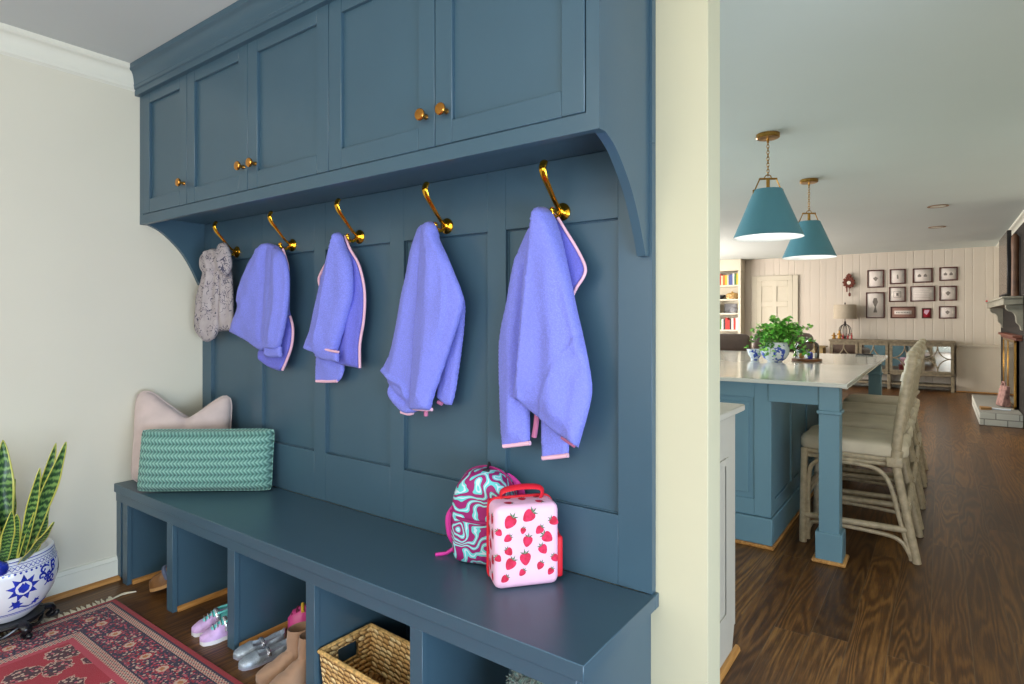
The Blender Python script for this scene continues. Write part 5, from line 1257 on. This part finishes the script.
for i in range(4):
    a = SX0 + i * dw + .012; b = SX0 + (i + 1) * dw - .012; z0, z1 = .315, .83; y = SY0 - .002; f = .042
    mb = MB(); mb.box(a, a + f, y, y + .024, z0, z1, .002); mb.box(b - f, b, y, y + .024, z0, z1, .002); mb.box(a + f, b - f, y, y + .024, z0, z0 + f, .002); mb.box(a + f, b - f, y, y + .024, z1 - f, z1, .002)
    d = W(mb, 'door', 'sidewood', sb)
    off = Matrix.Translation(sb.location)
    mb = MB(); mb.box(a + f, b - f, y + .016, y + .02, z0 + f, z1 - f); o = W(mb, 'mirror', 'mirror', sb); o.parent = d
    cx, cz = (a + b) / 2, (z0 + z1) / 2; hw_, hh_ = (b - a) / 2 - f, (z1 - z0) / 2 - f
    mb = MB()
    for (qx, qz) in ((1, 1), (1, -1), (-1, 1), (-1, -1)):   # quarter rings whose corners meet as a four-point star
        P = [(cx + qx * (hw_ - hw_ * math.cos(t)), y + .008, cz + qz * (hh_ - hh_ * math.sin(t))) for t in (PI / 2 * k / 10 for k in range(11))]
        mb.tube(P, .011, 6)
    mb.tube([(cx, y + .008, cz + hh_ * .45), (cx, y + .008, cz + hh_)], .008, 6) if False else None
    o = W(mb, 'fretwork', 'sidewood', sb); o.parent = d
mb = MB(); mb.box(.0, .012, -.17, .0, 0, .16); mb.mats = ['red']; 
M['redbook'] = plain('dark_red_cloth', (122, 40, 38), 0.7)
# lamp
M['linen'] = plain('linen_shade', (176, 164, 146), 0.9, bump=.1, bsc=200); M['iron'] = plain('dark_iron', (48, 40, 38), 0.5, 0.6)
tl = thing('table_lamp', 'table lamp with linen drum shade and open iron globe base on the sideboard', 'lamp', (-1.455, 12.86, .885))
mb = MB(); mb.lathe([(0, 0), (.065, 0), (.065, .01), (.012, .02), (.008, .04)], seg=24, caps=False)
for k in range(6):
    a = k * PI / 6 + .3; mb.tube([(math.cos(a) * .105 * math.sin(t), math.sin(a) * .105 * math.sin(t), .155 - .13 * math.cos(t)) for t in (2 * PI * q / 24 for q in range(24))], .0045, 6, closed=True)
mb.tube([(0, 0, .02), (0, 0, .44)], .006, 8); mb.lathe([(0, 0), (.018, 0), (.022, .02), (.014, .06), (0, .06)], c=(0, 0, .28), seg=16); mb.build('globe_base', 'iron', tl)
mb = MB(); mb.lathe([(.195, .385), (.19, .655)], seg=40, caps=False); mb.lathe([(.193, .386), (.188, .654)], seg=40, caps=False); mb.build('lamp_shade', 'linen', tl)
mb = MB(); mb.lathe([(0, .65), (.012, .655), (.008, .67), (.014, .685), (0, .70)], seg=12, caps=False); mb.tube([(-.185, 0, .64), (.185, 0, .64)], .003, 5); mb.build('finial', 'iron', tl)
# figures on the sideboard
M['gold'] = plain('gold_paint', (176, 132, 60), 0.4, .5, var=.2, sc=40); M['redfig'] = plain('red_lacquer', (168, 34, 36), 0.4)
tr = thing('lacquer_tray', 'flat dark brown tray under the small figures beside the lamp', 'tray', (-1.42, 12.70, .885))
mb = MB(); mb.box(-.23, .17, -.045, .045, 0, .014, .004); mb.build('tray', plain('dark_walnut', (78, 46, 34), .5), tr)
for k, (dx, hgt, mt, lb_) in enumerate(((-.20, .11, 'gold', 'gold figurine at the left end of the tray'), (-.11, .16, 'gold', 'tallest gold figurine on the tray, left of the lamp stem'), (-.05, .10, 'redfig', 'red figurine in front of the lamp stem'), (.03, .08, 'redfig', 'small red figurine right of the lamp stem'), (.09, .11, 'redfig', 'slim red figurine at the right end of the tray'))):
    mb = MB(); w_ = .035 if mt == 'gold' else .018
    mb.lathe([(0, 0), (w_, 0), (w_ * .9, hgt * .1), (w_ * .55, hgt * .35), (w_ * .75, hgt * .55), (w_ * .35, hgt * .72), (w_ * .5, hgt * .84), (w_ * .25, hgt * .97), (0, hgt)], seg=16)
    mb.ball((w_ * .9, 0, hgt * .45), w_ * .4, 8); mb.ball((-w_ * .9, 0, hgt * .5), w_ * .4, 8)
    o = mb.build('figurine', mt); o.location = (-1.42 + dx, 12.70, .899); tag(o, lb_, 'figurine', 'figurines on the tray')
# cuckoo clock
M['clockwood'] = plain('carved_red_brown_wood', (112, 52, 36), 0.6, var=.2, sc=60, bump=.5, bsc=150, bd=.004)
cc_ = thing('cuckoo_clock', 'carved brown cuckoo clock on the far wall above the lamp', 'clock', (-1.41, 13.06, 1.70))
mb = MB(); mb.prism([(-.055, .18), (.055, .18), (.06, .30), (0, .40), (-.06, .30)], -.03, .03, 'y'); rk = random.Random(2)
for k in range(22):
    a = 2 * PI * k / 22; r_ = .066 + .022 * (k % 2); mb.ball((r_ * math.cos(a), -.03, .275 + r_ * 1.15 * math.sin(a)), .019, 8, (1.2, .6, 1.2))
mb.prism([(-.03, .37), (.03, .37), (.045, .41), (0, .45), (-.045, .41)], -.03, .03, 'y'); mb.build('case', 'clockwood', cc_)
mb = MB(); mb.lathe([(0, 0), (.034, 0), (.034, .006), (0, .006)], seg=20, M4=Matrix.Translation((0, -.036, .265)) @ Matrix.Rotation(PI / 2, 4, 'X')); mb.build('dial', 'trim', cc_)
mb = MB(); mb.tube([(-.035, -.02, .17), (-.035, -.02, .09)], .012, 8); mb.tube([(.01, -.02, .17), (.01, -.02, .03)], .004, 6); mb.ball((.012, -.02, .04), .03, 10, (.8, .5, 1.3)); mb.build('pendulum', 'clockwood', cc_)
# pictures
M['pframe'] = plain('dark_mahogany_frame', (84, 34, 28), 0.4); M['mat'] = plain('off_white_paper', (236, 226, 220), 0.8, var=.01); M['ink'] = plain('faded_grey_ink', (138, 130, 124), 0.9, var=.1, sc=30)
M['blush'] = plain('blush_mat', (176, 136, 124), 0.8); M['pinkred'] = plain('crimson_paper', (176, 24, 48), 0.6); M['palepink'] = plain('pale_pink_print', (222, 176, 200), 0.6)
M['pglass'] = thin_glass('picture_glass', 0.03)
pics = [(-1.111, 1.860, -0.838, 2.194, 'square mahogany framed sketch of a round blot, top left of the picture wall', 'dot'), (-0.751, 1.916, -0.500, 2.193, 'framed small portrait sketch, second in the top row of pictures', 'fig'), (-0.395, 1.928, -0.096, 2.190, 'framed sketch of two small animals, third in the top row of pictures', 'two'),
 (-0.000, 1.950, 0.267, 2.192, 'framed landscape sketch at the top right of the picture wall', 'two'), (-1.131, 1.282, -0.828, 1.773, 'tall framed drawing of a vase shape, lower left of the picture wall', 'vase'), (-0.762, 1.585, -0.499, 1.866, 'framed sketch with an inner white mat, middle row just right of the tall drawing', 'inner'),
 (-0.432, 1.587, -0.058, 1.868, 'wide framed pale drawing in the centre of the picture wall', 'wide'), (-0.000, 1.593, 0.255, 1.858, 'framed sketch at the right end of the middle row of pictures', 'dot'), (-0.738, 1.281, -0.348, 1.497, 'wide blush framed panel in the bottom row of pictures', 'blush'),
 (-0.258, 1.279, -0.113, 1.467, 'smallest picture, bright crimson and pink, in the bottom row', 'red'), (-0.007, 1.275, 0.248, 1.498, 'framed sketch of a dark shape at the bottom right of the picture wall', 'dot')]
for x0, z0, x1, z1, lab, kind in pics:
    cx, cz = (x0 + x1) / 2, z0; w_, h_ = x1 - x0, z1 - z0
    t = thing('picture_frame', lab, 'picture', (cx, YF - .002, cz), 0, 'framed pictures on the far wall'); f = .020; t.scale = (1, .75, 1)
    mb = MB(); mb.box(-w_ / 2, -w_ / 2 + f, -.024, 0, 0, h_, .002); mb.box(w_ / 2 - f, w_ / 2, -.024, 0, 0, h_, .002); mb.box(-w_ / 2 + f, w_ / 2 - f, -.024, 0, 0, f, .002); mb.box(-w_ / 2 + f, w_ / 2 - f, -.024, 0, h_ - f, h_, .002); mb.build('frame', 'pframe', t)
    mb = MB(); mb.use({'blush': 'blush', 'red': 'pinkred'}.get(kind, 'mat')); mb.box(-w_ / 2 + f, w_ / 2 - f, -.010, -.002, f, h_ - f)
    fn = lambda a, b: Vector((a, -.0108, b)); mb.use('ink'); m_ = h_ / 2; u_ = min(w_, h_)
    if kind == 'dot': decal(mb, [(.13 * u_ * math.cos(a) * (1 + .25 * math.sin(3 * a)), m_ + .13 * u_ * math.sin(a) * (1 + .2 * math.cos(4 * a))) for a in (2 * PI * k / 20 for k in range(20))], fn, .04)
    if kind == 'fig': decal(mb, [(-.05 * u_, m_ - .16 * u_), (.06 * u_, m_ - .16 * u_), (.05 * u_, m_ + .05 * u_), (.02 * u_, m_ + .16 * u_), (-.05 * u_, m_ + .12 * u_)], fn, .04)
    if kind == 'two':
        for sx in (-.18, .16): decal(mb, [(sx * u_ - .10 * u_, m_ - .1 * u_), (sx * u_ + .10 * u_, m_ - .1 * u_), (sx * u_ + .10 * u_, m_ + .02 * u_), (sx * u_, m_ + .12 * u_), (sx * u_ - .10 * u_, m_ + .02 * u_)], fn, .04)
    if kind == 'vase': decal(mb, [(-.10 * u_, m_ - .45 * u_), (.10 * u_, m_ - .45 * u_), (.03 * u_, m_ - .1 * u_), (.14 * u_, m_ + .2 * u_), (.08 * u_, m_ + .45 * u_), (-.08 * u_, m_ + .45 * u_), (-.14 * u_, m_ + .2 * u_), (-.03 * u_, m_ - .1 * u_)], fn, .04)
    if kind == 'inner':
        mb.use('ink'); mb.box(-.22 * u_, .22 * u_, -.0112, -.010, m_ - .22 * u_, m_ + .22 * u_); mb.use('mat'); mb.box(-.20 * u_, .20 * u_, -.0118, -.0112, m_ - .20 * u_, m_ + .20 * u_); mb.use('ink'); mb.box(-.07 * u_, .07 * u_, -.0125, -.0118, m_ - .1 * u_, m_ + .1 * u_)
    if kind == 'wide':
        for k in range(5): mb.box(-.38 * w_ / 1, .30 * w_, -.0112, -.010, m_ - .07 + k * .03, m_ - .067 + k * .03)
    if kind == 'blush':
        mb.use('mat'); mb.box(-.34 * w_, .34 * w_, -.0112, -.010, m_ - .035, m_ + .035); mb.use('ink')
        for k in range(9): mb.box(-.26 * w_ + k * .06 * w_, -.26 * w_ + k * .06 * w_ + .012, -.0118, -.0112, m_ - .012, m_ + .012)
    if kind == 'red': mb.use('palepink'); decal(mb, [(-.04, m_ + .01), (.0, m_ - .03), (.03, m_ + .02), (.045, m_ + .06), (-.03, m_ + .06)], fn, .03)
    mb.build('artwork', None, t, weld=False, fixn=False)
    mb = MB(); mb.sheet(lambda u, v: Vector((-w_ / 2 + f + u * (w_ - 2 * f), -.0165, f + v * (h_ - 2 * f))), 1, 1); mb.build('glazing', 'pglass', t)
# hearth, chimney breast, mantel, screen, television
def mk_brick(name, c1, c2, mc, sc=1.0):
    g = G(name); o = g.obj(); x, y, z = g.xyz(o); b = g.n('ShaderNodeTexBrick'); g.put(b.inputs['Vector'], g.comb(g.ma('ADD', x, y), z, 0)); b.inputs['Scale'].default_value = sc
    b.inputs['Color1'].default_value = srgb(*c1); b.inputs['Color2'].default_value = srgb(*c2); b.inputs['Mortar'].default_value = srgb(*mc); b.inputs['Mortar Size'].default_value = .006
    b.inputs['Brick Width'].default_value = .215; b.inputs['Row Height'].default_value = .078; g.bump(b.outputs['Fac'], -.4, .006) if False else g.bump(g.ma('SUBTRACT', 1, b.outputs['Fac']), .5, .006); return g.set(b.outputs['Color'], .8)
M['wbrick'] = mk_brick('white_painted_brick', (208, 206, 196), (198, 196, 186), (150, 148, 140)); M['dbrick'] = mk_brick('dark_brown_brick', (34, 25, 20), (27, 20, 16), (18, 15, 13))
ht = thing('hearth', 'white painted brick hearth slab on the dark floor at the right edge', 'hearth', (0.6, 10.04, 0))
mb = MB(); 
mb.box(0.392, 0.79, 9.022, 11.06, .0, .158, .006); W(mb, 'brick_slab', 'wbrick', ht)
S(MB().box(0.79, XR, 8.0, 12.1, 0.0, CH - .13, .003), 'wall_chimney', 'dbrick', 'dark brick chimney breast')
mp = thing('mantel', 'grey white fireplace mantel shelf on a curved bracket at the right edge', 'mantel', (0.70, 10.4, 1.14))
mb = MB(); mb.box(0.61, 0.79, 9.0, 11.93, 1.435, 1.53, .006); mb.box(0.595, 0.79, 8.98, 11.95, 1.51, 1.535, .004); W(mb, 'shelf', 'sidewood' if False else 'greywhite', mp) if False else W(mb, 'shelf', plain('grey_white_stone', (150, 146, 132), .7, var=.08, sc=10), mp)
cp = [(.79, 1.435), (.635, 1.435)] + [(p.x, p.y) for p in smooth_path([(.637, 1.40, 0), (.66, 1.365, 0), (.705, 1.345, 0), (.728, 1.30, 0), (.735, 1.23, 0), (.765, 1.19, 0), (.775, 1.14, 0)], 4)] + [(.79, 1.13)]
for y in (9.06, 11.72): mb = MB(); mb.prism(cp, y, y + .14, 'y'); W(mb, 'bracket', bpy.data.materials['grey_white_stone'], mp)
M['blackbox'] = plain('soot_black_firebrick', (14, 12, 12), .9)
fs = thing('fireplace_screen', 'brass framed fireplace screen with dark glass standing on the hearth', 'screen', (0.76, 10.2, .158))
mb = MB(); 
for y in (9.45, 10.35, 11.0): mb.box(.742, .765, y, y + .035, .16, 1.02, .003)
mb.box(.742, .765, 9.45, 11.035, .975, 1.02, .003); mb.box(.742, .765, 9.45, 11.035, .16, .20, .003); W(mb, 'brass_frame', 'aged_brass', fs)
mb = MB(); mb.box(.75, .757, 9.485, 11.0, .20, .975); g = G('smoked_glass'); M['smoke'] = g.set(srgb(16, 16, 18), .08); W(mb, 'glass_panels', 'smoke', fs)
mb = MB(); mb.box(.70, .79, 9.10, 11.2, 1.045, 1.075, .003); mb.box(.73, .79, 9.10, 11.2, 1.01, 1.04, .003); o = W(mb, 'wooden_rail', plain('red_brown_wood_rail', (112, 62, 46), .5), fs)
tv = thing('television', 'flat black television standing on the mantel at the right edge', 'television', (.70, 10.4, 1.535))
TVm = Matrix.Translation((.68, 10.42, 0))
mb = MB(); mb.box(.70, .745, 9.80, 11.04, 1.585, 2.40, .006); W(mb, 'case', 'blackplastic', tv)
g = G('television_screen_painted_reflection'); M['tvscreen'] = g.set(srgb(84, 70, 60), .2)  # brown wall reflection painted into the screen colour
mb = MB(); mb.box(.6985, .701, 9.815, 11.025, 1.605, 2.385); W(mb, 'screen', 'tvscreen', tv)
mb = MB(); mb.box(.67, .78, 10.2, 10.6, 1.535, 1.548, .003); mb.box(.715, .735, 10.33, 10.47, 1.545, 1.60, .003); W(mb, 'stand', 'blackplastic', tv)
vs_ = thing('tall_vase', 'tall brown gourd-shaped vase on the mantel beside the television', 'vase', (.745, 9.35, 1.535))
mb = MB(); mb.lathe([(0, 0), (.035, 0), (.04, .02), (.038, .2), (.036, .5), (.04, .62), (.038, .72), (.02, .76), (0, .76)], seg=24); mb.build('vase_body', plain('chestnut_glaze', (112, 78, 56), .5, var=.15), vs_)
fw_ = MB(); fw_.tube([(.62, 9.0, 1.5), (.63, 9.2, 1.5)], .01, 6)
br = thing('hearth_brush', 'tan bristled hearth brush with a white handle lying on the hearth', 'brush', (.50, 9.32, .158), math.radians(3))
mb = MB(); mb.loft([[Vector((x, y * s, z)) for y, z in ((-.5, 0), (.5, 0), (.5, .03), (-.5, .03))] for x, s in ((-.09, .15), (-.02, .12), (.02, .05))]); mb.build('bristles', 'tansole', br)
mb = MB(); mb.tube([(.02, 0, .014), (.20, -.03, .014)], .011, 8); mb.build('handle', 'china', br)
mgz = thing('folded_cloth_bag', 'dusty pink folded bag leaning against the fireplace screen on the hearth', 'bag', (.665, 9.75, .158), math.radians(15))
mb = MB()
for dx, tl_, hh_ in ((-.035, .20, .22), (.0, .05, .26), (.02, -.10, .22)):
    mb.box(-.022, .022, -.10, .10, 0, hh_, .01, M4=Matrix.Translation((dx, 0, 0.006)) @ Matrix.Rotation(tl_, 4, 'Y'), seg=2)
mb.build('fabric_body', plain('dusty_rose_cloth', (170, 128, 120), .8, var=.2, sc=20), mgz)
mb = MB(); mb.tube([(-.0, -.05, .25), (.0, -.03, .31), (.0, .03, .31), (.0, .05, .25)], .012, 8); mb.build('carry_loop', bpy.data.materials['dusty_rose_cloth'], mgz)
rl = MB(); rl.tube([(.60, 11.9, 1.547), (.60, 11.75, 1.547)], .012, 8); rl.mats = ['red']; o = rl.build('red_lighter'); tag(o, 'small red fireplace lighter at the far end of the mantel', 'lighter')
# small side table and books on the floor seen under the counter
stt = thing('side_table', 'small tan wooden side table left of the sideboard', 'table', (-1.97, 12.75, 0))
mb = MB(); mb.box(-.21, .21, -.2, .2, .72, .75, .004); mb.build('top', 'oakside', stt); mb = MB(); mb.box(-.18, .18, -.17, .17, .60, .72, .003); mb.build('drawer', 'oakside', stt)
for sx in (-1, 1):
    for sy in (-1, 1): mb = MB(); mb.tube([(sx * .18, sy * .17, 0), (sx * .165, sy * .155, .62)], [.014, .02], 8); mb.build('leg', 'oakside', stt)
M['redrug'] = plain('brick_red_cloth', (134, 58, 48), .9, var=.15)
for k, (c, z0, wd, lb_) in enumerate((('redbook', 0, .40, 'dark red storage box on the floor beyond the island, lower of two'), ('palepink', .16, .34, 'pale pink storage box stacked on the dark red one beyond the island'))):
    t = thing('storage_box', lb_, 'box', (-.60, 7.9, z0)); mb = MB(); mb.box(-wd / 2, wd / 2, -.15, .15, 0, .115, .006); mb.build('box_body', c, t); mb = MB(); mb.box(-wd / 2 - .008, wd / 2 + .008, -.158, .158, .115, .155, .006); mb.build('lid', c, t)
# recessed ceiling lights
for x, y, lb_ in ((-.011, 8.08, 'recessed round ceiling light nearer the doorway'), (-.024, 9.91, 'recessed round ceiling light nearer the far wall')):
    t = thing('recessed_light', lb_, 'light', (x, y, CH - .006)); mb = MB(); mb.lathe([(.075, 0), (.10, 0), (.10, .005), (.075, .005)], seg=32, caps=False); mb.build('trim_ring', plain('bronze_trim_ring', (150, 112, 80), .5), t); mb = MB(); mb.lathe([(0, .002), (.076, .002), (.076, .005), (0, .005)], seg=24, caps=False); mb.build('lens', 'trim', t)
# ---- bookcase with books
bc = thing('bookcase', 'tall white built-in bookcase full of books on the left beyond the island', 'bookcase', (-3.78, 12.93, 0))
BX0, BX1, BY0, BY1 = -4.30, -3.35, 12.78, 13.09
mb = MB(); mb.box(BX0, BX0 + .05, BY0, BY1, 0, CH - .002, .002); mb.box(BX1 - .055, BX1, BY0, BY1, 0, CH - .002, .002); mb.box(BX0 + .05, BX1 - .055, BY1 - .02, BY1, 0, CH - .002); mb.box(BX0, BX1 + .01, BY0 - .02, BY1, 2.28, CH - .002, .003)
W(mb, 'case', 'far_trim', bc)
SHZ = [1.84, 1.53, 1.175, .80, .45, .1]; SHZ = [2.0, 1.68, 1.385, 1.04, .70, .36]
tops = [2.29, 1.975, 1.655, 1.36, 1.01, .67]
SHZ = [1.985, 1.69, 1.395, 1.045, .72, .38]
for z in SHZ: mb = MB(); mb.box(BX0 + .05, BX1 - .055, BY0 + .01, BY1 - .02, z - .035, z, .002); W(mb, 'shelf', 'far_trim', bc)
cols = {'red': (176, 40, 34), 'yellow': (216, 176, 44), 'green': (74, 118, 62), 'blue': (72, 84, 142), 'cream': (214, 200, 166), 'orange': (196, 104, 44), 'black': (40, 38, 44), 'white': (218, 216, 210), 'brown': (124, 84, 52), 'grey': (120, 120, 126)}
for k, v in cols.items(): M['bk_' + k] = plain(k + '_book_cover', v, .6)
M['paper'] = plain('book_pages', (216, 206, 184), .9)
rb2 = random.Random(21); shn = ['top shelf', 'second shelf', 'third shelf', 'fourth shelf', 'fifth shelf']
rows = [(0, -4.2, ['cream', 'red', 'grey', 'cream', 'brown', 'red', 'cream', 'orange', 'yellow', 'cream', 'blue', 'blue', 'white', 'green', 'yellow'], 'top'),
        (2, -4.2, ['green', 'cream', 'red', 'brown', 'orange', 'black'], 'third'),
        (3, -4.2, ['cream', 'red', 'blue', 'red', 'brown', 'yellow', 'green', 'white', 'black', 'red', 'red', 'black', 'white', 'red', 'white'], 'fourth'),
        (4, -4.2, ['white', 'red', 'brown', 'orange', 'red', 'orange', 'brown', 'orange', 'brown', 'orange', 'brown'], 'fifth')]
onames = ['leftmost', 'second', 'third', 'fourth', 'fifth', 'sixth', 'seventh', 'eighth', 'ninth', 'tenth', 'eleventh', 'twelfth', 'thirteenth', 'fourteenth', 'fifteenth']
onames_r = ['rightmost'] + [w_ + ' from the right' for w_ in onames[1:]]
for si, xs0, cl, nm in rows:
    x = BX1 - .062; cl2 = cl[::-1]
    for k, c in enumerate(cl2):
        th = rb2.uniform(.028, .048); hh_ = rb2.uniform(.20, .255) if si in (0, 3) else rb2.uniform(.17, .22)
        if si == 2 and k == 0: x -= .42
        if si == 4 and k == 0: x -= .08
        t = thing('book', f'{c} book, {onames_r[k]} on the {nm} shelf of the bookcase', 'book', (x - th / 2, 12.90, SHZ[si] + .0005), 0, f'books on the {nm} shelf')
        mb = MB(); mb.box(-th / 2, -th / 2 + .003, -.09, .08, 0, hh_); mb.box(th / 2 - .003, th / 2, -.09, .08, 0, hh_); mb.box(-th / 2, th / 2, -.093, -.089, 0, hh_, .001); mb.build('cover', 'bk_' + c, t)
        mb = MB(); mb.box(-th / 2 + .003, th / 2 - .003, -.089, .075, .004, hh_ - .004); mb.build('pages', 'paper', t)
        x -= th + .002
        if x < -4.22: break
def small(name, prof, mat, x, y, z, lab, cat, sc=(1, 1, 1)):
    mb = MB(); mb.lathe(prof, seg=24); bmesh.ops.scale(mb.bm, vec=sc, verts=mb.bm.verts); o = mb.build(name, mat); o.location = (x, y, z); return tag(o, lab, cat)
bs_ = thing('lidded_basket', 'brown woven lidded basket on the second shelf of the bookcase', 'basket', (-3.56, 12.92, SHZ[1])); mb = MB(); mb.lathe([(0, 0), (.11, 0), (.125, .05), (.12, .09), (0, .09)], seg=28); mb.build('basket_body', 'weave', bs_); mb = MB(); mb.lathe([(0, .092), (.124, .092), (.10, .12), (.03, .135), (.02, .16), (0, .165)], seg=28); mb.build('lid', 'rope', bs_)
small('dark_bowl', [(0, 0), (.05, 0), (.09, .06), (.095, .09), (0, .08)], 'bk_black', -3.80, 12.92, SHZ[1], 'dark bowl left of the woven basket in the bookcase', 'bowl')
small('stone_elephant_bookend', [(0, 0), (.08, 0), (.09, .03), (.08, .09), (.05, .12), (0, .125)], 'bk_grey', -3.52, 12.90, SHZ[2], 'rounded grey bookend on the third shelf of the bookcase', 'bookend', (1, .6, 1)).name = 'bookend'
mb = MB(); mb.box(-.13, .13, -.02, .0, 0, .20, .004); mb.mats = ['bk_grey']; o = mb.build('photo_frame'); o.location = (-3.62, 13.02, SHZ[2]); tag(o, 'grey photo frame leaning at the back of the third bookcase shelf', 'photo frame')
small('figurine', [(0, 0), (.02, 0), (.018, .05), (.025, .10), (.012, .15), (.018, .17), (0, .185)], 'iron', -3.455, 12.86, SHZ[4], 'small dark figure on the fifth shelf of the bookcase', 'figurine')
